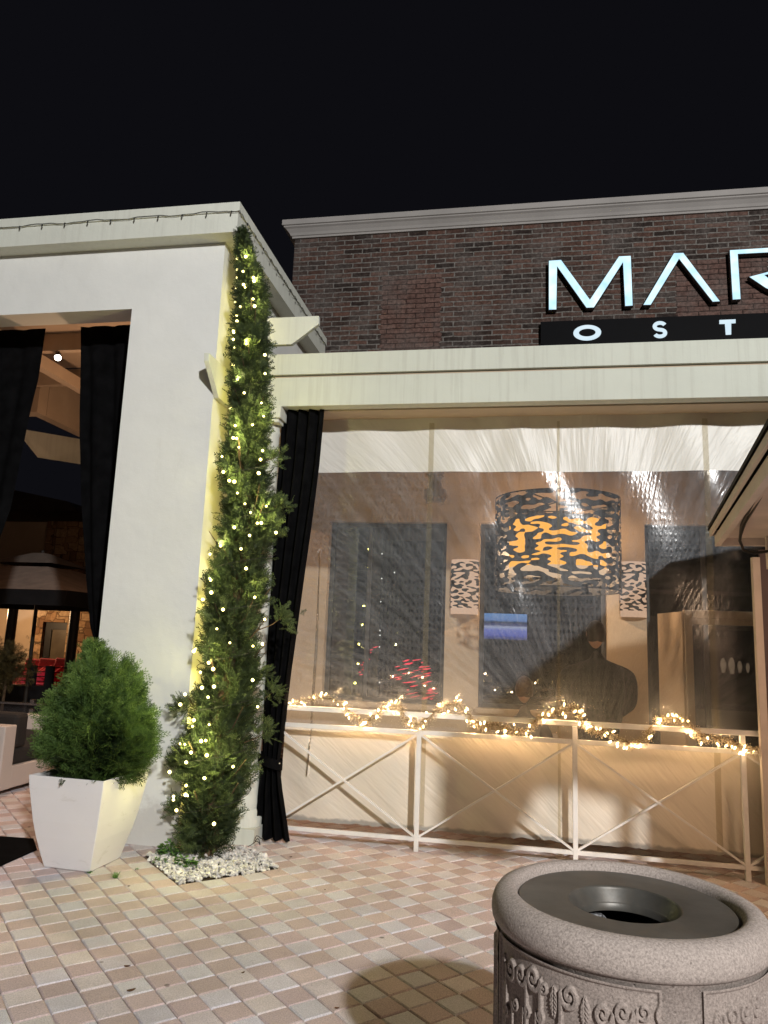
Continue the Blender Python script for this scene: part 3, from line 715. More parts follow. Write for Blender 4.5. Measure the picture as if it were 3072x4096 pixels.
scatter('crown', P_[keep], D_[keep], size[keep], tint[keep], sprays, m_cyp, cy)
# stray side tufts
tufts = [((1130,2470), .10, (1085,2500)), ((1010+30,2690), .08, (1040,2720)), ((1090,2770), .09, (1050,2800)), ((1060,2930), .09, (1030,2950)), ((725,2820), .07, (800,2830)), ((705,3060), .09, (770,3060)), ((1100,1830), .08, (1050,1850)), ((1110,2020), .08, (1070,2050)), ((710,3230),.07,(760,3250))]
TP = []; TD = []; st_ = MB()
for (px, py), rt, (bx, by) in tufts:
    c_ = gy(px, py, YT-.02); b_ = gy(bx, by, YT)
    tk.tube([b_+Vector((-.12 if px > 900 else .12, 0, -.05)), b_, c_], [.005,.004,.002], 5)
    for k in range(46):
        q = Vector((random.gauss(0, .4), random.gauss(0, .4), random.gauss(0, .4)))*rt
        TP.append(c_+q); TD.append(Vector((.5 if px > 900 else -.5, 0, .5))+q*8+Vector((random.gauss(0,.4), random.gauss(0,.4), random.gauss(0,.4))))
scatter('stray_tuft', np.array([tuple(p) for p in TP]), np.array([tuple(p) for p in TD]), rng.uniform(.05, .09, len(TP)), rng.uniform(.3, .9, len(TP)), sprays, m_cyp, cy)
tk.build('trunk', m_bark, cy)
# fairy lights on the cypress
m_bulb = emis('fairy_bulb', (1., .84, .30), 9.)
m_gbulb = emis('garland_bulb', (1., .74, .36), 14.)
fl = empty('fairy_lights', (-2.08, YT, 0), 'string of warm fairy lights wound round the tall cypress', 'string lights')
bul = [(545,588),(562,598),(578,627),(567,612),(525,567),(521,565),(534,576),(527,593),(553,583),(541,590)]
bp = []
bl = []
for yy in (565,590,598,610,617,628,640,660,676,692,706,723,742,760,780,800,818,838,860,880,905,930,960,985,1000,1030,1055,1075,1100,1120,1142,1152,1166,1190,1208,1232,1255,1262,1290,1300,1325,1340,1365,1385,1392,1405,1430,1447,1462,1480,1497,1520,1545,1560,1590,1600,1620,1640,1665,1680,1702,1722,1745,1760,1780,1785):
    for rep in range(2 if random.random() < .45 else 1): bl.append(yy+random.uniform(-5,5))
wpts = []
bm0 = MB(); bm0.ball((0,0,0), .0105, sub=1); bproto = None
lights = 0
for i, yy in enumerate(bl[:98]):
    zc = None
    c1 = gy((np.interp(yy, [s[0] for s in sil], [s[1] for s in sil]))*S, yy*S, YT); c2 = gy((np.interp(yy, [s[0] for s in sil], [s[2] for s in sil]))*S, yy*S, YT)
    cx_, rr_ = (c1.x+c2.x)/2, (c2.x-c1.x)/2; zz = (c1.z+c2.z)/2
    q = R(random.choice((-160, -130, -100, -75, -50, -25, -90, -115)) + random.uniform(-14, 14))
    p = Vector((cx_+rr_*.97*math.cos(q), YT+rr_*.95*math.sin(q), zz)); bp.append(p)
    if bproto is None: o = bproto = proto_part(bm0, 'bulb', m_bulb, fl)
    else: o = bproto.copy(); col.objects.link(o); o.parent = fl
    o.location = p-Vector(fl.location)
    o.scale = [random.choice((.8, 1., 1.2, 1.35))]*3
    if i % 2 == 0 and -125 < math.degrees(q) < -20:
        pl = bpy.data.lights.new('bulb_glow', 'POINT'); pl.energy = 1.9; pl.color = (1., .92, .36); pl.shadow_soft_size = .012
        po = bpy.data.objects.new('bulb_glow', pl); col.objects.link(po); po.parent = fl; po.location = p+Vector((.012, -.014, .012))-Vector(fl.location)
for k in range(15):   # bulbs on the hidden side that light the yellow return wall
    z = .35+k*.30; c0 = float(np.interp(z, pz, pc)); rr = float(np.interp(z, pz, pr_))
    pl = bpy.data.lights.new('bulb_glow', 'POINT'); pl.energy = .9; pl.color = (1., .85, .17); pl.shadow_soft_size = .012
    po = bpy.data.objects.new('bulb_glow', pl); col.objects.link(po); po.parent = fl; po.location = Vector((c0-rr*.9, YT+.20+.06*math.sin(k*2), z))-Vector(fl.location)
wire = MB(); wp = []
for k in range(240):
    z = .1+4.5*k/239; q = k*.33; c0 = float(np.interp(z, pz, pc)); rr = float(np.interp(z, pz, pr_))
    wp.append((c0+rr*.86*math.cos(q), YT+rr*.8*math.sin(q), z))
wire.tube(wp, .0022, 4)
wire.tube([(-2.02+.055*math.sin(k*.35)+.004*k, 5.70+.013*k, .05+.035*math.sin(k*.55)**2) for k in range(18)], .003, 5)
wire.build('wire', m_wire, fl)

# ---------------------------------------------------------------- potted shrub
PC = Vector((-3.03, 5.13)); pot = empty('planter', (PC.x, PC.y, 0), 'tall white tapered square planter on the pavers beside the stucco wall', 'planter')
def pot_ring(h, z, rot=R(-3)):
    return [(PC.x+(a*math.cos(rot)-b*math.sin(rot))*h, PC.y+(a*math.sin(rot)+b*math.cos(rot))*h, z) for a, b in ((-1,-1),(1,-1),(1,1),(-1,1))]
HP = .62
pf = [(.172,.0),(.180,.008),(.205,.10),(.232,.21),(.254,.32),(.270,.43),(.286,.54),(.293,.615),(.293,.62),(.277,.62),(.262,.56),(.25,.50)]
pb = MB(); n = len(pf)
for i, (h, z) in enumerate(pf):
    pass
rings = [pot_ring(h, z) for h, z in pf]; vv = [p for r_ in rings for p in r_]
pb.add(vv, [(3,2,1,0)] + [(i*4+k, i*4+(k+1) % 4, (i+1)*4+(k+1) % 4, (i+1)*4+k) for i in range(n-1) for k in range(4)], 0, False)
po_ = pb.build('pot', m_pot, pot, .006)
sl = MB(); rg_ = pot_ring(.255, .545); sl.add(rg_, [(0,1,2,3)]); sl.build('soil', m_soil, pot)
sh = empty('shrub', (PC.x, PC.y, .56), 'dense green feathery conifer shrub with a twin peaked crown in the white planter', 'shrub')
YS_ = PC.y
sh_sil = [(1395,203,212),(1405,190,225),(1420,178,243),(1432,165,290),(1445,152,303),(1460,140,312),(1480,125,322),(1500,112,328),(1530,97,332),(1560,88,340),(1590,80,350),(1620,82,347),(1645,100,338),(1665,125,320),(1685,150,300)]
sp_ = []
for y, a, b in sh_sil:
    A = gy(a*S, y*S, YS_); B = gy(b*S, y*S, YS_); sp_.append((A.z, (A.x+B.x)/2, (B.x-A.x)/2))
sp_.sort(); sz = np.array([p[0] for p in sp_]); sc_ = np.array([p[1] for p in sp_]); sr = np.array([p[2] for p in sp_])
n = 5600; z = rng.uniform(sz[0]+.01, sz[-1]-.03, n)
w_r = np.interp(z, sz, sr)
keep = rng.random(n) < (w_r/sr.max())**1.2+.08
z = z[keep]; n = len(z); c0 = np.interp(z, sz, sc_); rr = np.interp(z, sz, sr)
ang = rng.uniform(0, 2*np.pi, n)
cn = np.array([mn.noise(Vector((math.cos(a_)*1.9, math.sin(a_)*1.9, zz*7))) for a_, zz in zip(ang, z)])
rad = (rr*.95-.115).clip(.01)*np.interp(z, [sz[0], sz[0]+.12], [.86, 1.])*np.sqrt(rng.uniform(.22, 1, n))*(.90+.36*cn)
P_ = np.stack([c0+rad*np.cos(ang), YS_+rad*np.sin(ang)*.92, z+.015], 1)
# twin peaks: push points out of the notch
notch = gy(238*S, 1436*S, YS_)
up = np.clip((z-(notch.z-.06))/.12, 0, 1); side = np.where(P_[:,0] > notch.x, 1, -1)
P_[:,0] += side*up*.035
kp = ~((np.abs(P_[:,0]-notch.x) < .06) & (z > notch.z-.16)); P_ = P_[kp]; z = z[kp]; ang = ang[kp]; cn = cn[kp]; n = len(z)
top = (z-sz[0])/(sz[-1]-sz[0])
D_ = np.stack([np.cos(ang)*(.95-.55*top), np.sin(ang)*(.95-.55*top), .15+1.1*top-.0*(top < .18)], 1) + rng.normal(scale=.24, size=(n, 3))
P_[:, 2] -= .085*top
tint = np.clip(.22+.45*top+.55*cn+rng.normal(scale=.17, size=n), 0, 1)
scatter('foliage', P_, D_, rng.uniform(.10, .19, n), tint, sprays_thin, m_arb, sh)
st_ = MB()
for k in range(14):
    q = k*2.4; st_.tube([(PC.x+.03*math.cos(q), PC.y+.03*math.sin(q), .545), (PC.x+.09*math.cos(q), PC.y+.09*math.sin(q), .75), (PC.x+.13*math.cos(q), PC.y+.13*math.sin(q), 1.02)], [.009,.006,.002], 5)
st_.build('stem', m_bark, sh)

# ---------------------------------------------------------------- planting bed: white stone chips, weeds
gb = MB(); gb.add([(x, y, -.0115) for x, y in BED], [tuple(range(len(BED)))]); 
V, Fc = ICO[1]; base = np.array(V); fc = np.array(Fc)
vs = []; fs = []; at = []; nb_ = 0; k = 0
bx = [p[0] for p in BED]; by = [p[1] for p in BED]
cen = np.array((sum(bx)/len(bx), sum(by)/len(by)))
while k < 1500:
    x = random.uniform(min(bx)-.02, max(bx)+.03); y = random.uniform(min(by)-.03, max(by))
    xx, yy = cen+(np.array((x, y))-cen)*.975
    if not in_poly(xx, yy, BED): continue
    s = random.uniform(.009, .021); sc3 = np.array((random.uniform(.7,1.5), random.uniform(.6,1.1), random.uniform(.35,.75)))*s
    A = Matrix.Rotation(random.uniform(0, 6.28), 3, 'Z') @ Matrix.Rotation(random.gauss(0, .5), 3, 'X') @ Matrix.Rotation(random.gauss(0, .5), 3, 'Y')
    q = (base*(1+rng.normal(scale=.16, size=(len(base), 1))))*sc3; q = q @ np.array(A).T
    h = -.006+random.random()**1.4*.026
    vs.append(q+np.array((x, y, h))); fs.append(fc+nb_); nb_ += len(base)
    b = random.uniform(.55, .86) if random.random() < .93 else random.uniform(.12, .35); at += [(b, b*.985, b*.95, 1)]*len(base); k += 1
t = NT('stone_chip'); a = t.n('ShaderNodeAttribute', attribute_name='tint')
c = t.mix(t.ramp(t.noise(t.co(), 60, 5), [(.4, 0.), (.75, .5)]), a.outputs[0], (.36,.30,.24)); m_chip = t.fin(t.pbr(c, .6, None, .4))
gv = np_mesh('gravel', np.concatenate(vs), np.concatenate(fs), m_chip, attr=np.array(at)); tag(gv, 'white stone chips filling the square planting bed', 'gravel', kind='stuff')
tag(gb.build('bed_soil', m_soil), kind='structure')
def leaf_cluster(name, c, n, rx_, ry_, h, ls, label, cat, m=m_weed, group=None, parts='leaves'):
    o = empty(name, (c[0], c[1], 0), label, cat, group)
    L = MB(); vs = []; at = []
    stt = MB()
    for i in range(n):
        a_ = random.uniform(0, 6.28); r_ = math.sqrt(random.random()); x = c[0]+rx_*r_*math.cos(a_); y = c[1]+ry_*r_*math.sin(a_); z = h*random.uniform(.15, 1)*(1-.5*r_*r_)
        d = Vector((math.cos(a_)+random.gauss(0,.5), math.sin(a_)+random.gauss(0,.5), random.uniform(-.2,.7))).normalized(); s = d.cross(Vector((random.gauss(0,.3), random.gauss(0,.3), 1))).normalized(); nrm = s.cross(d)
        l = ls*random.uniform(.6, 1.2); p = Vector((x, y, z+.005))
        q = [p, p+d*l*.45+s*l*.36+nrm*l*.05, p+d*l-nrm*l*.1, p+d*l*.45-s*l*.36+nrm*l*.05]
        vs += [tuple(v) for v in q]; tt = random.uniform(.1, 1); at += [(tt, tt, tt, 1)]*4
        if i % 3 == 0: stt.tube([(c[0]+(x-c[0])*.4, c[1]+(y-c[1])*.4, 0), (x, y, z)], .0016, 4)
    np_mesh(parts, np.array(vs), np.arange(len(vs)).reshape(-1, 4), m, o, attr=np.array(at))
    stt.build('stems', m, o)
    return o
p = gz(668, 3425); leaf_cluster('weed', (p.x+.02, p.y+.02), 150, .10, .07, .09, .036, 'leafy green weed spreading over the white stones at the foot of the cypress', 'weed')
p = gz(740, 3470); leaf_cluster('weed', (p.x, p.y), 90, .075, .06, .07, .034, 'low leafy weed over the near corner of the white stones', 'weed')
p = gz(640, 3455); leaf_cluster('weed', (p.x, p.y), 34, .05, .04, .035, .022, 'small sprig of weed at the left tip of the white stones', 'weed')
def grass_tuft(px, py, n, L, label):
    c = gz(px, py); o = empty('grass_tuft', (c.x, c.y, 0), label, 'weed'); vs = []; at = []
    for i in range(n):
        a_ = random.uniform(0, 6.28); d = Vector((math.cos(a_)*.7, math.sin(a_)*.7, random.uniform(.4, 1.3))).normalized(); s = d.cross(Vector((0,0,1))).normalized()*.0022
        p = c+Vector((random.gauss(0,.008), random.gauss(0,.008), 0)); l = L*random.uniform(.5, 1.1); m_ = p+d*l*.5; e = p+d*l+Vector((0,0,-l*.25))
        vs += [tuple(p-s), tuple(p+s), tuple(m_+s), tuple(m_-s), tuple(m_-s), tuple(m_+s), tuple(e+s*.2), tuple(e-s*.2)]; tt = random.random(); at += [(tt,tt,tt,1)]*8
    np_mesh('blades', np.array(vs), np.arange(len(vs)).reshape(-1,4), m_weed, o, attr=np.array(at))
grass_tuft(463, 3512, 42, .06, 'spiky grass tuft in a paver joint between planter and stones')
grass_tuft(358, 3492, 22, .03, 'tiny green sprout at the near corner of the white planter')
grass_tuft(547, 3478, 10, .022, 'tiny weed in a paver joint left of the white stones')
grass_tuft(568, 3368, 7, .07, 'thin bare sprig growing against the foot of the stucco wall')
m_leaf = plain('dead_leaf', (.10,.045,.02), .7, .3, 40)
def dead_leaf(px, py, l, rot, label):
    c = gz(px, py); f = MB(); N = 12
    pts = []
    for i in range(N):
        q = 2*math.pi*i/N; x = l*math.cos(q)*.5; y = l*.24*math.sin(q)*(1-.35*math.cos(q)); 
        pts.append((c.x+x*math.cos(rot)-y*math.sin(rot), c.y+x*math.sin(rot)+y*math.cos(rot), .003+.010*(x/l)**2+.012*abs(y)))
    ctr = (c.x, c.y, .0065)
    f.add(pts+[ctr]+[(a, b, c_-.002) for a, b, c_ in pts], [(i, (i+1) % N, N) for i in range(N)]+[(i, N+1+i, N+1+(i+1) % N, (i+1) % N) for i in range(N)]+[tuple(range(2*N, N, -1))])
    tag(f.build('fallen_leaf', m_leaf), label, 'leaf')
dead_leaf(525, 3962, .042, .9, 'brown fallen leaf lying alone on the pavers in front')
dead_leaf(508, 3866, .03, .3, 'thin curled brown leaf on a paver joint behind the larger leaf')
dead_leaf(972, 3892, .022, 1.1, 'small dark leaf at a paver joint left of the bin shadow')
dead_leaf(1348, 4034, .022, .2, 'small black leaf scrap at a paver joint beside the bin shadow')
dead_leaf(1163, 3429, .024, .8, 'dark crumpled leaf on the pavers right of the white stones')
dead_leaf(1300, 3560, .016, 2.1, 'tiny brown leaf on the pavers in front of the railing')
dead_leaf(515, 3546, .018, .5, 'tiny dark leaf on the pavers in front of the white stones')

# ---------------------------------------------------------------- trash bin
BC = (.309, 2.43)
tb0 = empty('trash_bin', (BC[0], BC[1], 0), 'round exposed aggregate trash bin with leaf relief panels and dark funnel lid', 'trash can')
b = MB(); b.lathe(BC, [(.33,.0),(.335,.02),(.335,.05),(.352,.07),(.366,.30),(.371,.55),(.371,.833),(.379,.836),(.386,.845),(.388,.860),(.387,.878),(.381,.896),(.370,.911),(.350,.920),(.332,.922),(.318,.915),(.312,.902),(.310,.86),(.30,.5),(.30,.1)], 128)
b.build('body', m_conc, tb0)
# relief panels: height field of scrolls and leaves
def relief():
    shapes = []
    def scroll(cx_, cy_, r, dirn, stem):
        pts = []
        for k in range(30):
            q = -k*.30; rr_ = r*(1-k/34); pts.append((cx_+dirn*rr_*math.cos(q+math.pi), cy_-rr_*math.sin(q+math.pi)))
        for k in range(8): pts.insert(0, (cx_-dirn*r*(1+.02*k), cy_-stem*(k+1)/8))
        shapes.append(('s', pts, r*.26))
    xs_ = 0.; rr2 = random.Random(3)
    x = .03
    while x < .66:
        k = rr2.choice(('s', 'l', 's', 'f', 's'))
        if k == 's': scroll(x+.03, -.045-rr2.random()*.03, rr2.uniform(.02,.034), rr2.choice((-1,1)), .4); x += .062
        elif k == 'l': shapes.append(('l', (x+.02, -.03-rr2.random()*.02), (.018, .075))); x += .048
        else: scroll(x+.015, -.04-.03*rr2.random(), .016, rr2.choice((-1,1)), .4); x += .034
        if rr2.random() < .5: scroll(x, -.13-rr2.random()*.05, .018, rr2.choice((-1,1)), .3)
        if rr2.random() < .4: shapes.append(('l', (x-.02, -.16-rr2.random()*.03), (.016, .06)))
    return shapes
SHP = relief(); segs = []
for s in SHP:
    if s[0] == 's':
        p = s[1]; segs += [(p[i][0], p[i][1], p[i+1][0], p[i+1][1], s[2]) for i in range(len(p)-1)]
segs = np.array(segs)
def relief_h(x, y):
    X = x[..., None]; Y = y[..., None]
    ax, ay, bx_, by_, wd = segs.T; dx = bx_-ax; dy = by_-ay; L = dx*dx+dy*dy+1e-12
    t_ = np.clip(((X-ax)*dx+(Y-ay)*dy)/L, 0, 1); d = np.sqrt((X-ax-t_*dx)**2+(Y-ay-t_*dy)**2)/wd
    h = np.clip((1-d)*3.0, 0, 1).max(-1)
    for s in SHP:
        if s[0] == 'l':
            (cx_, cy_), (w, l) = s[1], s[2]; v = (cy_-y)/l; ww = w*np.sin(np.clip(v, 0, 1)*math.pi*.82+.3)*((v > 0) & (v < 1))
            inside = np.clip((ww-np.abs(x-cx_))/.004, 0, 1); vein = .5+.5*np.cos((v*7-np.abs(x-cx_)/w*1.6)*2*math.pi)
            mid = np.clip(np.abs(x-cx_)/.003, 0, 1)
            h = np.maximum(h, inside*(.55+.3*vein)*(.5+.5*mid))
    return h
for a0 in (-163, -69.5, 24, 117.5-0.):
    span = 78; NX, NZ = 460, 190; zt, zb = .822, .40
    uu = np.linspace(0, 1, NX+1); vv_ = np.linspace(0, 1, NZ+1); U, Vv = np.meshgrid(uu, vv_)
    vis = a0 < 10
    if not vis: NX, NZ = 90, 40; uu = np.linspace(0, 1, NX+1); vv_ = np.linspace(0, 1, NZ+1); U, Vv = np.meshgrid(uu, vv_)
    arc = U*R(span)*.37*1.32; dep = -Vv*(zt-zb)
    H = relief_h(arc, dep)
    edge = np.minimum(np.minimum(U, 1-U)*R(span)*.37, np.minimum(Vv, 1-Vv)*(zt-zb)); fr_ = np.clip((.010-edge)/.004, 0, 1)
    rad = .3722+np.maximum(H*.0085, fr_*.006) - .0
    A = R(a0)+U*R(span)
    Vt = np.stack([BC[0]+rad*np.cos(A), BC[1]+rad*np.sin(A), zt+dep], -1).reshape(-1, 3)
    ii, jj = np.meshgrid(np.arange(NX), np.arange(NZ)); b0 = jj*(NX+1)+ii
    Qd = np.stack([b0, b0+NX+1, b0+NX+2, b0+1], -1).reshape(-1, 4)[:, ::-1]
    np_mesh('relief_panel', Vt, Qd, m_conc2, tb0, smooth=True)
l = MB(); LC = (BC[0]-.004, BC[1]-.004)
for pf_ in ([(.3045,.880),(.3045,.897)], [(.3045,.897),(.302,.900)], [(.302,.900),(.160,.8985)], [(.160,.8985),(.156,.896),(.154,.891)], [(.154,.891),(.134,.858)], [(.134,.858),(.130,.854),(.129,.835)]): l.lathe(LC, pf_, 96)
lid = l.build('lid', m_lid, tb0)
l = MB(); l.lathe(BC, [(.29,.84),(.29,.2),(.0,.2)], 48); l.build('liner', m_bin_in, tb0)
bag = MB()
def bagf(u, v):
    q = 2*math.pi*u; r_ = .150+.02*mn.noise(Vector((math.cos(q)*3, math.sin(q)*3, v*6)))+.02*v; z = .825-.30*v
    lift = .02*mn.noise(Vector((math.cos(q)*2, math.sin(q)*2, 4)))
    return (BC[0]+r_*math.cos(q), BC[1]+r_*math.sin(q), min(.828, z+lift*(1-v))-.22*min(1, max(0, math.cos(q)+.35)))
bag.grid(bagf, 90, 16)
tag(bag.build('trash_bag', m_bag), 'shiny crumpled clear bag lining the opening of the round bin', 'bag')

# ---------------------------------------------------------------- light garlands on the railing
gp = [(135,95),(180,82),(230,70),(270,80),(300,97),(330,125),(365,150),(400,135),(425,105),(450,95),(480,100),(500,140),(530,158),(560,150),(600,110),(640,95),(665,95),(690,115),(720,150),(760,158),(800,160),(840,178),(880,178),(920,140),(950,128),(990,120),(1030,106),(1055,115),(1070,155),(1100,170),(1140,180),(1190,205),(1230,220),(1270,195),(1300,150),(1340,138),(1380,142),(1410,165),(1440,190),(1490,200),(1530,205),(1560,225),(1600,235),(1640,232)]
GP = [gy(1000+x/.8007, 2700+y/.8007, YR-.03) for x, y in gp]
m_pearl = plain('gold_bead', (.75,.62,.42), .3, .1, spec=.6); m_gwire = plain('gold_wire', (.30,.20,.09), .4, .2)
parts_ = [(0, 10, 'glowing beaded wire garland on the top rail next to the black drape'), (10, 22, 'glowing beaded garland draped across the second bay between the first two free posts'),
          (22, 32, 'glowing beaded garland drooping around the post behind the bin'), (32, 43, 'glowing beaded garland on the last bay by the kiosk post')]
gbp = MB(); gbp.tube([(0,0,.014),(0,0,.006),(0,0,-.006),(0,0,-.014)], [.0015,.006,.0052,.001], 7); gproto = None
for a, b, lab in parts_:
    pts = GP[a:b+1]; o = empty('light_garland', tuple(pts[len(pts)//2]), lab, 'garland', 'beaded light garlands along the railing')
    wv_ = MB(); be = MB(); fine = []
    for i in range(len(pts)-1):
        for k in range(6): fine.append(pts[i].lerp(pts[i+1], k/6)+Vector((random.gauss(0,.004), random.gauss(0,.006), random.gauss(0,.004))))
    for s in range(3): wv_.tube([p+Vector((random.gauss(0,.008), random.gauss(0,.012), random.gauss(0,.008))) for p in fine], .0018, 4)
    ends = []
    for i, p in enumerate(fine):
        rail_z = 1.04; dz = p.z-rail_z
        for k in range(8):
            L = random.uniform(.022, .068); d = Vector((random.gauss(0,.8), random.gauss(0,.5)-.2, random.gauss(0,.7)+(.5 if dz > .03 else -.45))).normalized()
            m_ = p+d*L*.5+Vector((random.gauss(0,.006),)*3); e = p+d*L+Vector((0,0,-.012))
            wv_.tube([p, m_, e], .0008, 3); ends.append(e)
            for q in range(3): c_ = p.lerp(e, random.uniform(.3, 1.))+Vector((random.gauss(0,.005), random.gauss(0,.005), random.gauss(0,.005))); be.ball(c_, random.uniform(.0025, .0046), sub=1)
    wv_.build('wires', m_gwire, o); be.build('beads', m_pearl, o)
    step = len(ends)/30.; ends = [ends[int(k*step+random.random()*step*.8)] for k in range(30)]
    for i, e in enumerate(ends):
        if gproto is None: q = gproto = proto_part(gbp, 'bulb', m_gbulb, o)
        else: q = gproto.copy(); col.objects.link(q); q.parent = o
        q.location = e-Vector(o.location); q.rotation_euler = (random.gauss(0,.6), random.gauss(0,.6), 0)
        if i % 5 == 0:
            pl = bpy.data.lights.new('garland_glow', 'POINT'); pl.energy = 1.75; pl.color = (1., .64, .32); pl.shadow_soft_size = .007
            po = bpy.data.objects.new('garland_glow', pl); col.objects.link(po); po.parent = o; po.location = e+Vector((0,.03,.0))-Vector(o.location)

# ---------------------------------------------------------------- patio lamps
def cutout(name, sx, sz, thr=.5, dist=.4):
    t = NT(name); tc = t.n('ShaderNodeTexCoord'); sp = t.n('ShaderNodeSeparateXYZ'); t.put(sp.inputs[0], tc.outputs['Object'])
    an_ = t.math('ARCTAN2', sp.outputs[1], sp.outputs[0]); cx = t.n('ShaderNodeCombineXYZ')
    t.put(cx.inputs[0], t.math('MULTIPLY', an_, sx)); t.put(cx.inputs[1], t.math('MULTIPLY', sp.outputs[2], sz))
    f = t.noise(cx.outputs[0], 1., .0, .5, dist)
    k = t.math('GREATER_THAN', f, thr)
    tr = t.n('ShaderNodeBsdfTransparent'); p = t.pbr((.02,.022,.025), .6)
    mx = t.n('ShaderNodeMixShader'); t.put(mx.inputs[0], k); t.put(mx.inputs[1], p); t.put(mx.inputs[2], tr.outputs[0]); return t.fin(mx.outputs[0])
YD = 7.4; dc = gy(2228, 2130, YD); dep = (dc-CAM).dot(F); ro = 245*dep/FPX; ri = 188*dep/FPX
zt = gy(1985, 2000, YD).z; zb = gy(1985, 2360, YD).z; it = gy(2040, 2090, YD).z; ib = gy(2040, 2290, YD).z
dp = empty('drum_pendant', (dc.x, YD, zb), 'large black cutout drum pendant lamp with a glowing amber inner shade', 'pendant lamp')
m_cut = cutout('cutout_drum', 5.2, 21., .515, .12); m_amber = emis('amber_shade', (1., .45, .065), 1.25)
def shell(c, r, z0, z1, n=72): q = MB(); q.cyl(c, r, z0, z1, n, caps=False); return q
s_ = shell((dc.x, YD), ro, zb, zt).build('outer_shade', m_cut, dp)
t = NT('amber_cutout')
s_ = shell((dc.x, YD), ri, ib+.045, it).build('inner_shade', m_amber, dp)
s2 = shell((dc.x, YD), ri*1.0, ib, ib+.04); s2.build('shade_hem', emis('pale_hem', (1., .68, .42), .8), s_)
q = MB(); q.cyl((dc.x, YD), .008, it, 3.6, 10)
for k in range(3):
    a_ = k*2.09; q.bar((dc.x, YD, zt-.02), (dc.x+ro*math.cos(a_), YD+ro*math.sin(a_), zt-.02), .01, .01)
q.build('stem', m_black, dp)
q = MB(); q.lathe((dc.x, YD), [(ro+.002, zb), (ro+.002, zb+.012)], 72); q.lathe((dc.x, YD), [(ro+.002, zt-.012), (ro+.002, zt)], 72); q.build('hoop', m_black, dp)
q = MB(); q.cyl((dc.x, YD), ri*.95, ib-.0, ib+.012, 48); q.build('diffuser', emis('pale_diffuser', (1., .70, .45), .75), dp)
pl = bpy.data.lights.new('pendant_glow', 'POINT'); pl.energy = 80; pl.color = (1., .66, .40); pl.shadow_soft_size = .03
po = bpy.data.objects.new('pendant_glow', pl); col.objects.link(po); po.parent = dp; po.location = (0, (ro+ri)/2, (it+ib)/2-zb)
m_scut = cutout('cutout_sconce', 1.7, 30., .49, .2); m_cream = emis('cream_shade', (1., .66, .46), .66)
for px0, px1, y0, y1, lab in ((1800, 1912, 2235, 2458, 'black patterned half drum wall lamp left of the big pendant'), (2482, 2598, 2243, 2470, 'black patterned half drum wall lamp right of the big pendant')):
    A = gy(px0, y0, 8.35); B = gy(px1, y1, 8.35); cx_ = (A.x+B.x)/2; r_ = (B.x-A.x)/2
    so = empty('wall_sconce', (cx_, 8.49, B.z), lab, 'wall lamp', 'patterned wall lamps')
    o1 = MB()
    def half(mb, r, z0, z1, nn=28):
        mb.grid(lambda u, v: (cx_+r*math.cos(math.pi+math.pi*u), 8.488+r*.8*math.sin(math.pi+math.pi*u), z0+(z1-z0)*v), nn, 1); return mb
    sh_ = half(MB(), r_, B.z+.07, A.z-.02).build('shade', m_scut, so)
    half(MB(), r_*.96, B.z, A.z).build('inner_shade', m_cream, so)
    q = MB(); q.box((cx_-.04, 8.46, B.z+.1), (cx_+.04, 8.496, A.z-.1)); q.build('bracket', m_black, so)
# stepped round ceiling fixture
cf = empty('ceiling_fixture', tuple(gy(1740, 1890, 7.2)), 'pale round stepped ceiling fixture seen through the clear curtain', 'ceiling fixture')
c0 = gy(1742, 1950, 7.2); k_ = (c0-CAM).dot(F)/FPX
z1_ = gy(1742, 1905, 7.2).z; z2_ = gy(1742, 1960, 7.2).z; z3_ = gy(1742, 1995, 7.2).z; z4_ = gy(1742, 2012, 7.2).z
q = MB(); q.lathe((c0.x, 7.2), [(.01,3.6),(34*k_,3.6),(34*k_,z1_),(26*k_,z1_),(26*k_,z2_),(44*k_,z2_),(44*k_,z3_),(38*k_,z3_),(36*k_,z4_),(.0,z4_)], 40, smooth=False); q.build('housing', m_tan, cf)
# screen inside the room
tv = empty('television', tuple(gy(2022, 2560, 9.3)), 'lit television showing a blue seascape behind the middle window', 'television')
TL = gy(1933, 2452, 9.3); BR = gy(2108, 2562, 9.3)
t = NT('tv_picture'); tc = t.n('ShaderNodeTexCoord'); sp = t.n('ShaderNodeSeparateXYZ'); t.put(sp.inputs[0], tc.outputs['Object'])
nz = t.noise(t.co((5, 1, 22)), 2.2, 4, .6); g_ = t.math('ADD', t.math('DIVIDE', sp.outputs[2], TL.z-BR.z), t.math('MULTIPLY', t.math('SUBTRACT', nz, .5), .12))
pc = t.ramp(g_, [(0., (.05,.06,.13)), (.18, (.20,.24,.80)), (.36, (.30,.36,.95)), (.5, (.75,.78,1.)), (.56, (.12,.14,.35)), (.68, (.05,.08,.16)), (.76, (.25,.45,.9)), (.95, (.30,.55,1.))])
q = t.n('ShaderNodeEmission'); t.put(q.inputs[0], pc); q.inputs[1].default_value = 1.9; m_tv = t.fin(q.outputs[0])
MB().box((TL.x, 9.3, BR.z), (BR.x, 9.305, TL.z)).build('picture', m_tv, tv)
MB().box((TL.x-.02, 9.306, BR.z-.02), (BR.x+.02, 9.35, TL.z+.02)).build('cabinet', m_black, tv)
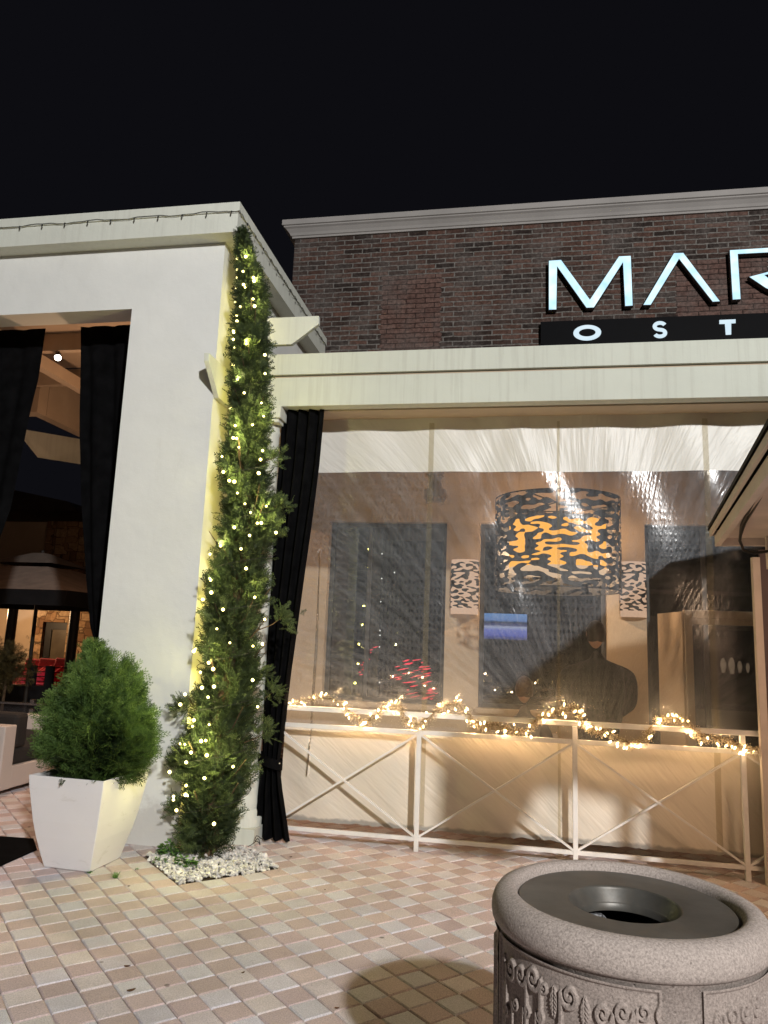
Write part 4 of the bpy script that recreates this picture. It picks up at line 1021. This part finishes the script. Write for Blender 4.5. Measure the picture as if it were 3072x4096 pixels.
# glowing strips added as red reflections, and small lamps inside the left window
rl = empty('red_reflections', tuple(gy(1640, 2800, 9.0)), 'slanting glowing strips standing in for red reflections low in the left window', 'lights')
m_red = emis('red_reflection_glow', (1., .03, .07), 6.); q = MB()
def streak(px, py, L, th=.006):
    a = gy(px, py, 9.0); q.tube([a, a+Vector((L*.5, 0, L*.10+random.gauss(0,.003))), a+Vector((L, 0, L*.22))], [.002, th, .002], 5)
rr2 = random.Random(5)
for k in range(60):
    y = rr2.uniform(2640, 2835); s0 = np.interp(y, [2640, 2700, 2760, 2835], [1600, 1540, 1610, 1640]); s1 = np.interp(y, [2640, 2700, 2760, 2835], [1690, 1700, 1740, 1730])
    streak(rr2.uniform(s0, s1), y, rr2.uniform(.03, .14), rr2.uniform(.003, .007))
for k in range(12): streak(np.interp(k, [0, 11], [1480, 1425])+rr2.uniform(-8, 12), 2590+k*10, rr2.uniform(.02, .07), .005)
q.build('streaks', m_red, rl)
il = empty('interior_lamps', tuple(gy(1520, 2600, 10.5)), 'column of tiny white ceiling lamps seen through the left window', 'lamps'); mw = emis('small_lamp', (1., .95, .8), 5.)
for px, py in ((1520,2522),(1520,2541),(1518,2588),(1518,2730),(1528,2215),(1578,2290),(1527,2314),(1523,2407)):
    c_ = gy(px, py, 10.5); MB().ball(c_, .011, sub=1).build('lamp', mw, il)
# inner doorway frame with an open leaf, right of the third window edge
dw = empty('patio_doorway', tuple(gy(2760, 2850, 7.7)), 'pale doorway frame with its leaf standing open at the right of the patio', 'doorway')
YDr = 7.7; jl = gy(2738, 2450, YDr); jr = gy(2768, 2450, YDr); hz = gy(2900, 2444, YDr).z; hb = gy(2900, 2500, YDr).z
MB().box((jl.x, YDr, 0), (jr.x, YDr+.1, hz)).build('jamb', m_tan_in, dw, .003)
MB().box((jr.x+.001, YDr, hb+.06), (3.4, YDr+.1, hz)).build('header', m_tan_in, dw, .003)
MB().box((jr.x+.001, YDr+.02, hb), (3.4, YDr+.08, hb+.059)).build('track', m_tan, dw)
lf = gy(2636, 2466, 8.38)
f_ = MB(); A_ = Vector((jl.x-.002, YDr+.03, 0)); B_ = Vector((lf.x, 8.36, 0))
f_.bar(A_+Vector((0,0,hz/2)), B_+Vector((0,0,hz/2)), .04, hz-.03); lf_ = f_.build('open_leaf', m_tan_in, dw)
# ---------------------------------------------------------------- people behind the plastic
def skin_person(name, joints, edges, m, parent=None, sub=2):
    me = bpy.data.meshes.new(name); off = world_loc(parent) if parent else Vector()
    me.from_pydata([Vector(j[0])-off for j in joints], edges, []); o = bpy.data.objects.new(name+'_t', me); col.objects.link(o)
    sk_ = o.modifiers.new('s', 'SKIN'); sk_.use_smooth_shade = True; sb_ = o.modifiers.new('u', 'SUBSURF'); sb_.levels = sub; sb_.render_levels = sub
    for i, j in enumerate(joints):
        r_ = j[1]; me.skin_vertices[0].data[i].radius = r_ if isinstance(r_, tuple) else (r_, r_); me.skin_vertices[0].data[i].use_root = (i == 0)
    dg = bpy.context.evaluated_depsgraph_get(); dg.update(); nm = bpy.data.meshes.new_from_object(o.evaluated_get(dg)); bpy.data.objects.remove(o)
    nm.name = name; q = bpy.data.objects.new(name, nm); nm.materials.clear(); col.objects.link(q)
    if parent: q.parent = parent
    nm.materials.append(m)
    for p_ in nm.polygons: p_.use_smooth = True
    return q
def head(parent, c, face, m_h, hair_long=False, s=1.):
    """head of skull, jaw, nose, ears, neck; face = direction the face points"""
    f = Vector(face).normalized(); sd = f.cross(Vector((0,0,1))).normalized(); V, Fc = ICO[3]; vs = []
    for x, y, z in V:   # x side, y forward, z up
        px = x*.072; py = y*.092; pz_ = z*.115
        if z < 0: px *= 1+.22*z; py *= 1+.10*z+(.08 if y > 0 else -.15)*-z
        if y > .8 and -.35 < z < .15 and abs(x) < .25: py += .022*(1-abs(x)/.25)*(1-abs(z+.15)/.35)
        if y > .6 and .0 < z < .3 and .2 < abs(x) < .6: py -= .006
        if abs(x) > .93 and abs(z) < .3: px *= 1.12
        vs.append(Vector(c)+(sd*px+f*py+Vector((0,0,1))*pz_)*s)
    return vs, Fc
def person(name, base, label, sit, face, jacket, hairm, bulk=1., hz_=None):
    tb_ = 1. if bulk < 1.1 else 1.35
    o = empty(name, base, label, 'person'); B = Vector(base); f = Vector(face).normalized(); sd = f.cross(Vector((0,0,1))).normalized(); U = Vector((0,0,1))
    hip = .50 if sit else .95
    def P(s_, fw, z): return B+sd*s_+f*fw+U*z
    W_ = .19*bulk if bulk < 1.1 else .285
    J = [(P(0,0,hip), (.15*bulk*tb_,.12*bulk)), (P(0,.0,hip+.2), (.145*bulk*tb_,.12*bulk)), (P(0,-.01,hip+.38), (.165*bulk*tb_,.12*bulk)), (P(0,0,hip+.50), (.10*bulk,.09)), (P(0,.01,hip+.58), .052), (P(0,.02,hip+.66), .05)]
    E = [(0,1),(1,2),(2,3),(3,4),(4,5)]
    for s_ in (-1, 1):
        k = len(J)
        J += [(P(s_*W_,0,hip+.45), .066*bulk), (P(s_*(W_+(.05 if bulk < 1.1 else .015)),.03,hip+.22), .055*bulk), (P(s_*(W_-.02),.22,hip+.10+(.02 if sit else 0)), .038), (P(s_*(W_-.06),.29,hip+.12), .03)]
        E += [(3,k),(k,k+1),(k+1,k+2),(k+2,k+3)]
        k = len(J)
        if sit: J += [(P(s_*.09,.03,hip-.02), .085), (P(s_*.11,.42,hip), .06), (P(s_*.11,.44,.10), .04), (P(s_*.11,.58,.045), .035)]
        else: J += [(P(s_*.09,0,hip-.06), .09), (P(s_*.10,.02,.50), .06), (P(s_*.10,-.01,.09), .042), (P(s_*.10,.14,.04), .036)]
        E += [(0,k),(k,k+1),(k+1,k+2),(k+2,k+3)]
    bd = skin_person('body', J, E, jacket, o)
    hc = P(0,.035,hip+.79); vs, Fc = head(o, hc, face, hairm)
    hd = MB(); hd.add(vs, Fc, 0, True)
    for s_ in (-1, 1): hd.ball(P(s_*.032,.118,hip+.80), .011, sub=1)
    hd.build('head', m_skin, o)
    hv = MB(); vs2 = []
    V, Fc = ICO[3]; keepf = []
    for x, y, z in V: vs2.append(P(x*.082, .035+y*.102-.006, hip+.79+z*.124+.006))
    for q in Fc:
        cx_ = sum(V[i][0] for i in q)/3; cy_ = sum(V[i][1] for i in q)/3; cz_ = sum(V[i][2] for i in q)/3
        if not (cy_ > .15 and cz_ < .55) and cz_ > -.45: keepf.append(q)
    hv.add(vs2, keepf, 0, True); hv.build('hair', hairm, o)
    # hands with five fingers
    hn = MB()
    for s_ in (-1, 1):
        w0 = P(s_*(W_-.06),.30,hip+.12); hn.ball(w0+f*.045, .04, sub=2, sc=(.95,.95,.45))
        for k in range(4):
            b0 = w0+f*.08+sd*((k-1.5)*.019); L = (.062,.075,.07,.055)[k]; hn.tube([b0, b0+f*L*.55-U*.006, b0+f*L*.9-U*.022], [.009,.0085,.006], 6)
        b0 = w0+f*.03-sd*s_*.035; hn.tube([b0, b0+f*.03-sd*s_*.022, b0+f*.058-sd*s_*.024], [.011,.010,.007], 6)
    hn.build('hands', m_skin, o)
    return o
pA = gy(2100, 2775, 7.05)
person('person', (pA.x, 7.05, pA.z-1.26), 'seated person in a grey shirt seen from behind through the plastic', True, (-.25,1,0), m_shirt, plain('brown_hair', (.10,.055,.03), .6, .3, 40, .5, 120))
m_ = gy(2400, 2600, 6.7)
person('person', (m_.x-.02, 6.72, -.0), 'broad person in a black jacket standing behind the plastic', False, (-.3,1,0), m_jacket, m_hair, 1.22)
cr = empty('dining_chair', (pA.x, 7.05, 0), 'dark dining chair under the seated person in the grey shirt', 'chair')
hs = pA.z-1.26+.50-.14
MB().box((pA.x-.21, 6.92, hs-.04), (pA.x+.21, 7.33, hs)).build('seat', m_dark, cr, .01)
for sx_ in (-.19, .19):
    for yy in (6.94, 7.31): MB().box((pA.x+sx_-.016, yy-.016, 0), (pA.x+sx_+.016, yy+.016, hs-.041)).build('leg', m_dark, cr)
MB().box((pA.x-.20, 6.88, hs-.02), (pA.x+.20, 6.905, hs+.38)).build('backrest', m_dark, cr, .01)
for x0, y0, lab in ((-1.45, 7.35, 'small pale topped table behind the left part of the railing'), (.0, 7.75, 'small pale topped table in front of the seated person')):
    tt = empty('dining_table', (x0, y0, 0), lab, 'table')
    MB().box((x0-.38, y0-.32, .72), (x0+.38, y0+.32, .75)).build('tabletop', plain('table_cloth', (.34,.30,.26), .7), tt, .004)
    q = MB(); q.cyl((x0, y0), .03, .03, .719, 16); q.cyl((x0, y0), .22, 0, .029, 24); q.build('pedestal', m_black, tt)

# ---------------------------------------------------------------- kiosk at the right edge
m_kiosk = plain('kiosk_paint', (.62,.54,.49), .6, .08, 3, .15, 30, dirt=.2); m_plum = plain('plum_panel', (.085,.055,.062), .6, .15, 2, .1, 20)
KA = R(8.5); kd = Vector((-math.sin(KA), -math.cos(KA), 0)); kr = Vector((math.cos(KA), -math.sin(KA), 0))
K0 = Vector((1.39, 5.75, 0))     # eave corner, far left
ki = empty('kiosk', (1.76, 6.1, 0), 'tan timber kiosk with shingled roof and eave, cut by the right picture edge', 'kiosk')
def KP(a, b, z): return K0+kr*a+kd*b+Vector((0,0,z))
LK, WK = 3.12, 3.0
def kbox(mb, a0, a1, b0, b1, z0, z1):
    p = [KP(a0,b0,z0), KP(a1,b0,z0), KP(a1,b1,z0), KP(a0,b1,z0)]; v = p+[q+Vector((0,0,z1-z0)) for q in p]
    mb.add(v, [(0,1,2,3),(7,6,5,4),(0,4,5,1),(1,5,6,2),(2,6,7,3),(3,7,4,0)]); return mb
rf = MB(); ap = KP(WK/2, LK/2, 3.35)
cs = [KP(-.03,-.03,2.545), KP(WK+.03,-.03,2.545), KP(WK+.03,LK+.03,2.545), KP(-.03,LK+.03,2.545)]
rid = [KP(WK/2, 1.3, 3.3), KP(WK/2, LK-1.3, 3.3)]
rf.add([*cs, *rid], [(0,1,4),(1,2,5,4),(2,3,5),(3,0,4,5)]); rf.add([*[c-Vector((0,0,.025)) for c in cs], *cs], [(0,4,5,1),(1,5,6,2),(2,6,7,3),(3,7,4,0)])
rf.build('roof', plain('asphalt_shingle', (.03,.026,.024), .9, .4, 30, .6, 60), ki, recalc=True)
fa = MB(); kbox(fa, -.02, .0, -.02, LK+.02, 2.475, 2.519); kbox(fa, .0, WK, -.02, .0, 2.475, 2.519); kbox(fa, 0, WK, LK, LK+.02, 2.475, 2.519)
kbox(fa, .012, .05, .01, LK, 2.395, 2.474); kbox(fa, .012, WK, .01, .05, 2.3945, 2.474); kbox(fa, .012, WK, LK-.03, LK, 2.3945, 2.474); fa.build('fascia', m_kiosk, ki, .003)
sf = MB(); kbox(sf, .05, WK, .05, LK-.03, 2.45, 2.474); sf.build('soffit', m_kiosk, ki)
bmk = MB(); kbox(bmk, .385, .46, .0, LK-.3, 2.28, 2.449); kbox(bmk, .33, .384, .10, .16, 2.22, 2.449); bmk.build('wall_plate', m_kiosk, ki, .003)
PX = 1.765
p0 = MB(); p0.box((1.745, 6.06, 0), (1.80, 6.115, 2.36)); p0.build('post', m_kiosk, ki, .003)
MB().box((1.70, 6.0, 2.30), (2.0, 6.10, 2.44)).build('beam_stub', m_kiosk, ki, .003) if False else None
pn = MB(); pn.box((1.801, 6.075, .95), (3.6, 6.10, 2.42)); pn.build('upper_panel', m_plum, ki)
pn = MB(); pn.box((1.801, 6.075, .0), (3.6, 6.10, .948)); pn.build('lower_panel', plain('grey_panel', (.30,.30,.34), .5), ki)
bxk = MB(); kbox(bxk, .74, WK-.1, 1.98, 2.06, 0, 2.449); bxk.build('shadow_partition', m_kiosk, ki)  # unseen wall added to bound the lit patch on the skirt
bxk = MB(); bxk.prism([KP(.0,LK-.02,2.39), KP(.62,LK-.02,2.39), KP(.40,LK-.02,1.92), KP(.0,LK-.02,1.92)], kd*-.02); bxk.build('shadow_flap', m_kiosk, ki)  # unseen flap added to shade the left part of the skirt
for a_, b_ in ((.6, LK-.35), (WK-.2, LK-.35), (WK-.2, .3)):
    q = MB(); kbox(q, a_+.35, a_+.42, b_, b_+.07, 0, 2.45); q.build('post', m_kiosk, ki)
bk = MB(); kbox(bk, .372, .384, .42, .55, 2.30, 2.42); ko = bk.build('bracket_plate', m_kiosk, ki)
cb = MB(); cb.tube([KP(.06,2.6,2.46), KP(.08,1.5,2.455), KP(.10,.8,2.43), KP(.13,.42,2.38), KP(.17,.28,2.33), KP(.24,.22,2.32), KP(.33,.2,2.335)], .010, 8)
cb.tube([KP(.09,2.6,2.465), KP(.11,1.4,2.455), KP(.12,.8,2.44), KP(.13,.42,2.39)], .007, 8)
tag(cb.build('cable', m_wire), 'black cable looping under the kiosk eave', 'cable')
pl = bpy.data.lights.new('kiosk_lamp', 'POINT'); pl.energy = 55; pl.color = (1., .68, .44); pl.shadow_soft_size = .15
po = bpy.data.objects.new('kiosk_lamp', pl); col.objects.link(po); po.parent = ki; po.location = KP(1.3, 1.6, 2.2)-Vector(ki.location)

# ---------------------------------------------------------------- left background, seen through the opening
so = empty('wicker_sofa', (-5.4, 7.5, 0), 'white wicker lounge sofa with dark brown cushions inside the pavilion', 'sofa')
MB().box((-5.95, 6.9, .05), (-4.94, 8.35, .26)).build('base', m_wicker, so, .01)
MB().box((-5.95, 6.72, .05), (-4.93, 6.895, .66)).build('arm', m_wicker, so, .012)
MB().box((-5.95, 8.355, .05), (-4.94, 8.5, .58)).build('arm', m_wicker, so, .012)
m_cush = plain('brown_cushion', (.022,.018,.016), .9, .15, 3, .2, 80)
MB().box((-5.9, 6.92, .262), (-4.97, 8.33, .42)).build('seat_cushion', m_cush, so, .03)
MB().box((-5.8, 6.93, .425), (-4.96, 7.12, .76)).build('back_cushion', m_cush, so, .04)
mt = MB(); mp = [gz(-80,3345), gz(133,3360), gz(147,3402), gz(0,3468), gz(-80,3505)]; mt.prism([(p.x, p.y, .003) for p in mp], (0,0,.009)); tag(mt.build('floor_mat', m_black_fab), 'black floor mat at the pavilion opening left of the planter', 'mat')
gf = empty('glass_screen', (-5.6, 9.0, 0), 'low glass windscreen with steel clamps behind the sofa', 'screen')
t = NT('screen_glass'); tr = t.n('ShaderNodeBsdfTransparent'); tr.inputs[0].default_value = (.75,.75,.78,1); gl = t.n('ShaderNodeBsdfGlossy'); gl.inputs['Roughness'].default_value = .05
mx = t.n('ShaderNodeMixShader'); mx.inputs[0].default_value = .08; t.put(mx.inputs[1], tr.outputs[0]); t.put(mx.inputs[2], gl.outputs[0])
MB().box((-9, 9.0, .1), (-4.5, 9.012, .62)).build('glass', t.fin(mx.outputs[0]), gf)
MB().box((-9, 8.98, .62), (-4.5, 9.03, .645)).build('top_rail', m_steel, gf)
for px in (130, 200):
    c_ = gy(px, 2815, 8.95); MB().box((c_.x-.03, 8.93, .64), (c_.x+.03, 8.979, .70)).build('clamp', m_steel, gf, .004)
    MB().box((c_.x-.03, 8.93, .52), (c_.x+.03, 8.979, .58)).build('clamp', m_steel, gf, .004)
fe = empty('terrace_fence', (-9, 12.2, 0), 'black terrace fence with solid base and thin wires', 'fence')
fz0 = gy(120, 2742, 12.2).z; fz1 = gy(120, 2665, 12.2).z
MB().box((-13, 12.2, 0), (-6, 12.3, fz0)).build('base_panel', m_black, fe)
for px in (135, 205, 40, 300):
    c_ = gy(px, 2700, 12.2); MB().box((c_.x-.12, 12.19, fz0), (c_.x+.03, 12.25, fz1+.02)).build('post', m_black, fe)
for k in range(4):
    z = fz0+(fz1-fz0)*(k+1)/4; q = MB(); q.tube([(-13,12.2,z),(-6,12.2,z)], .008, 5); q.build('wire', m_black, fe)
m_redc = plain('red_wicker', (.75,.05,.09), .5, .1, 30, .4, 60)
def red_chair(px, lab, rot):
    c_ = gy(px, 2742, 13.0); o = empty('red_chair', (c_.x, 13.0, .35), lab, 'chair', 'red chairs on the terrace')
    z0 = c_.z; q = MB(); q.box((c_.x-.26, 12.8, z0-.02), (c_.x+.26, 13.25, z0+.04)); q.build('seat', m_redc, o, .02)
    q = MB(); q.prism([(c_.x-.27, 13.2, z0), (c_.x+.27, 13.2, z0), (c_.x+.24+rot, 13.3, z0+.48), (c_.x-.22+rot, 13.3, z0+.50)], (0,.05,0)); q.build('backrest', m_redc, o, .02)
    for s_ in (-1, 1):
        q = MB(); q.prism([(c_.x+s_*.26, 12.85, z0), (c_.x+s_*.26, 13.2, z0), (c_.x+s_*.24, 13.25, z0+.36), (c_.x+s_*.27, 12.9, z0+.22)], (s_*.04,0,0)); q.build('arm', m_redc, o)
        for yy in (12.84, 13.2): MB().box((c_.x+s_*.24-.02, yy-.02, 0), (c_.x+s_*.24+.02, yy+.02, z0-.021)).build('leg', m_redc, o)
red_chair(88, 'pink red lounge chair half behind the olive bush on the terrace', .04); red_chair(158, 'pink red woven chair between the two black fence posts', -.05); red_chair(215, 'pink red chair next to the feathery shrub', .0)
hs_ = empty('stone_house', (-9.5, 15, 0), 'dim stone and tan plaster house with a glazed door behind the terrace', 'house')
YH = 15.
def HX(px, py=2550): return gy(px, py, YH).x
dL, dR = HX(160, 2600), HX(258, 2600); dT = gy(210, 2488, YH).z; xs0 = HX(143, 2500)
q = MB(); q.box((xs0, YH, 0), (dL, YH+.3, 4.0)); q.box((dR, YH, 0), (-5, YH+.3, 4.0)); q.box((dL, YH, dT), (dR, YH+.3, 4.0)); q.build('stone_wall', m_stone, hs_)
MB().box((-17, YH+.1, 0), (xs0-.001, YH+.35, 4.2)).build('plaster_wall', m_tan, hs_)
q = MB(); q.box((dL, YH+.1, 0), (dL+.16, YH+.18, dT)); q.box((dR-.05, YH+.1, 0), (dR, YH+.18, dT)); q.box((dL+.16, YH+.1, dT-.16), (dR-.05, YH+.18, dT)); dd = q.build('door', m_black, hs_)
MB().box((dL+.16, YH+.13, .0), (dR-.05, YH+.15, dT-.16)).build('pane', plain('dim_glass', (.10,.08,.055), .3), dd)
q = MB(); q.prism([(-17, 13.6, 4.0), (-8.9, 13.6, 4.0), (-9.2, 13.6, 4.2), (-14.5, 13.6, 5.2), (-17, 13.6, 5.2)], (0, 1.6, 0)); q.build('roof', m_dark, hs_)
MB().box((-15, 13.2, 2.62), (-6, YH-.002, 2.70)).build('light_block_slab', m_dark, hs_)  # slab added to keep the porch light off the upper wall
MB().box((-9.75, YH-.1, 4.0), (-5, YH+.4, 4.2)).build('parapet', m_black, hs_)
pl = bpy.data.lights.new('porch_lamp', 'POINT'); pl.energy = 140; pl.color = (1., .62, .32); pl.shadow_soft_size = .1
po = bpy.data.objects.new('porch_lamp', pl); col.objects.link(po); po.parent = hs_; po.location = Vector((-10.6, 13.4, 1.9))-Vector(hs_.location)
for px, lab in ((40, 'dark steel terrace post at the far left behind the olive bush'), (290, 'dark steel terrace post in front of the stone house')):
    c_ = gy(px, 2550, 12.8); q = MB(); q.cyl((c_.x, 12.8), .09, 0, 2.1, 20); tag(q.build('steel_post', plain('dim_steel', (.05,.045,.04), .4)), lab, 'post')
um = empty('parasol', (gy(160, 2300, 11).x, 11, 0), 'dim brown square parasol with a vented top and black valance behind the drape', 'parasol')
ux = gy(160, 2300, 11).x; zc = gy(160, 2378, 11).z; zt_ = gy(160, 2275, 11).z; zv = gy(160, 2432, 11).z
def pyr(mb, x, y, h0, h1, z0, z1, mi=0):
    b = [(x+a*h0, y+c*h0, z0) for a, c in ((-1,-1),(1,-1),(1,1),(-1,1))]; t_ = [(x+a*h1, y+c*h1, z1) for a, c in ((-1,-1),(1,-1),(1,1),(-1,1))]
    mb.add(b+t_, [(0,1,5,4),(1,2,6,5),(2,3,7,6),(3,0,4,7),(4,5,6,7)]); return mb
q = MB(); pyr(q, ux, 11, 1.5, .42, zc, zt_); q.build('canopy', plain('taupe_canvas', (.24,.18,.145), .9), um)
q = MB(); pyr(q, ux, 11, .55, .1, zt_+.05, zt_+.25); q.build('vent', plain('taupe_canvas2', (.14,.11,.09), .9), um)
q = MB()
for a, b in (((ux-1.5, 9.5, zv), (ux+1.5, 9.515, zc-.002)), ((ux-1.5, 12.485, zv), (ux+1.5, 12.5, zc-.002))): q.box(a, b)
q.box((ux-1.5, 9.516, zv), (ux-1.485, 12.484, zc-.002)); q.box((ux+1.485, 9.516, zv), (ux+1.5, 12.484, zc-.002)); q.build('valance', m_black, um)
q = MB(); q.cyl((ux, 11), .03, 0, zt_+.3, 12); q.build('pole', m_dark, um)
# olive coloured bush
bc = gy(25, 2660, 10.6); ob = empty('olive_bush', (bc.x, 10.6, 0), 'dark olive leafy bush at the left edge behind the screen', 'bush')
n = 900; P_ = np.array([bc.x, 10.6, 0])+rng.normal(size=(n, 3))*np.array((.16,.16,.15)); P_[:, 2] += bc.z-.02; D_ = rng.normal(size=(n, 3))+np.array((0,0,.4))
scatter('foliage', P_, D_, rng.uniform(.08, .16, n), rng.random(n), sprays_thin, m_olive, ob)
q = MB(); q.tube([(bc.x, 10.6, 0), (bc.x+.03, 10.6, bc.z-.2), (bc.x, 10.6, bc.z)], [.03,.02,.01], 6); q.build('trunk', m_bark, ob)
# lit spotlight on the pavilion ceiling
sp0 = gz(232, 1425, 4.72); sl_ = empty('ceiling_spotlight', tuple(sp0), 'small lit spotlight clipped to the pavilion ceiling beam', 'spotlight')
ax = (CAM-sp0).normalized()*.9+Vector((0,0,-.35)); ax.normalize()
q = MB(); q.tube([sp0+Vector((0,0,.06)), sp0-ax*.0], .012, 8); q.tube([sp0-ax*.05, sp0+ax*.05], .035, 16); q.build('housing', m_black, sl_)
q = MB(); q.tube([sp0+ax*.051, sp0+ax*.056], .036, 16); q.build('lens', emis('spot_lens', (1., .95, .85), 12.), sl_)
def lamp(name, typ, p, e, c, sz, parent, to=None, ang=None):
    d = bpy.data.lights.new(name, typ); d.energy = e; d.color = c; d.shadow_soft_size = sz; o = bpy.data.objects.new(name, d); col.objects.link(o); o.parent = parent; o.location = Vector(p)-world_loc(parent)
    if to is not None: o.rotation_euler = (Vector(to)-Vector(p)).to_track_quat('-Z', 'Y').to_euler(); d.spot_size = ang
    return o
lamp('spot_beam', 'SPOT', sp0+ax*.07, 330, (1., .66, .44), .03, sl_, (-4.7, 6.9, 0), R(80))
cl2 = empty('ceiling_lamp', (-5.0, 7.9, 4.7), 'warm lamp under the pavilion ceiling hidden behind the right black drape', 'ceiling lamp')
q = MB(); q.cyl((-4.2, 7.9), .06, 4.70, 4.77, 20); q.build('housing', m_white, cl2)
lamp('warm_glow', 'POINT', (-4.3, 7.6, 3.4), 70, (1., .60, .36), .1, cl2)

gs = empty('hanging_glasses', tuple(gy(2920, 2660, 9.6)), 'row of hanging glasses, gleam given as glow, behind the doorway on the right', 'glasses')
m_gs = emis('glass_gleam', (1., .66, .38), .5)  # glow put on hanging glasses that only reflect light
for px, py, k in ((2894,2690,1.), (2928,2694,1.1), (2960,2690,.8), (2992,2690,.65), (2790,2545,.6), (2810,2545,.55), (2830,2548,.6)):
    p = gy(px, py, 9.6); q = MB(); q.lathe((p.x, 9.6), [(.004,p.z+.17*k),(.02*k,p.z+.15*k),(.034*k,p.z+.10*k),(.028*k,p.z+.05*k),(.018*k,p.z+.02*k),(.022*k,p.z),(.0,p.z-.004)], 14); q.build('hanging_glass', m_gs, gs)
for x0, y0, lab in ((-1.75, 9.6, 'pale covered table inside the room behind the left window'), (.25, 9.9, 'pale covered table inside the room behind the middle window')):
    tt = empty('dining_table', (x0, y0, 0), lab, 'table')
    MB().box((x0-.4, y0-.4, .72), (x0+.4, y0+.4, .76)).build('tabletop', plain('pale_cloth', (.5,.48,.45), .7), tt, .004)
    q = MB(); q.cyl((x0, y0), .04, 0, .719, 14); q.build('pedestal', m_black, tt)
    for k, sx_ in enumerate((-1, 1)):
        ch3 = empty('dining_chair', (x0+sx_*.6, y0, 0), ('dark dining chair left of ' if sx_ < 0 else 'dark dining chair right of ')+lab, 'chair')
        MB().box((x0+sx_*.6-.2, y0-.2, .42), (x0+sx_*.6+.2, y0+.2, .47)).build('seat', m_dark, ch3, .01)
        MB().box((x0+sx_*.8-.02, y0-.2, .471), (x0+sx_*.8+.02, y0+.2, .98)).build('backrest', m_dark, ch3, .01)
        for ax_ in (-.17, .17):
            for ay_ in (-.17, .17): MB().box((x0+sx_*.6+ax_-.015, y0+ay_-.015, 0), (x0+sx_*.6+ax_+.015, y0+ay_+.015, .419)).build('leg', m_dark, ch3)
cl3 = empty('ceiling_lamp', (-.2, 10.5, 2.9), 'dim warm lamp on the ceiling inside the dining room', 'ceiling lamp')
q = MB(); q.cyl((-.2, 10.5), .1, 3.1, 3.19, 20); q.build('housing', m_white, cl3)
lamp('room_glow', 'POINT', (-.2, 10.5, 2.9), 22, (1., .74, .52), .05, cl3)
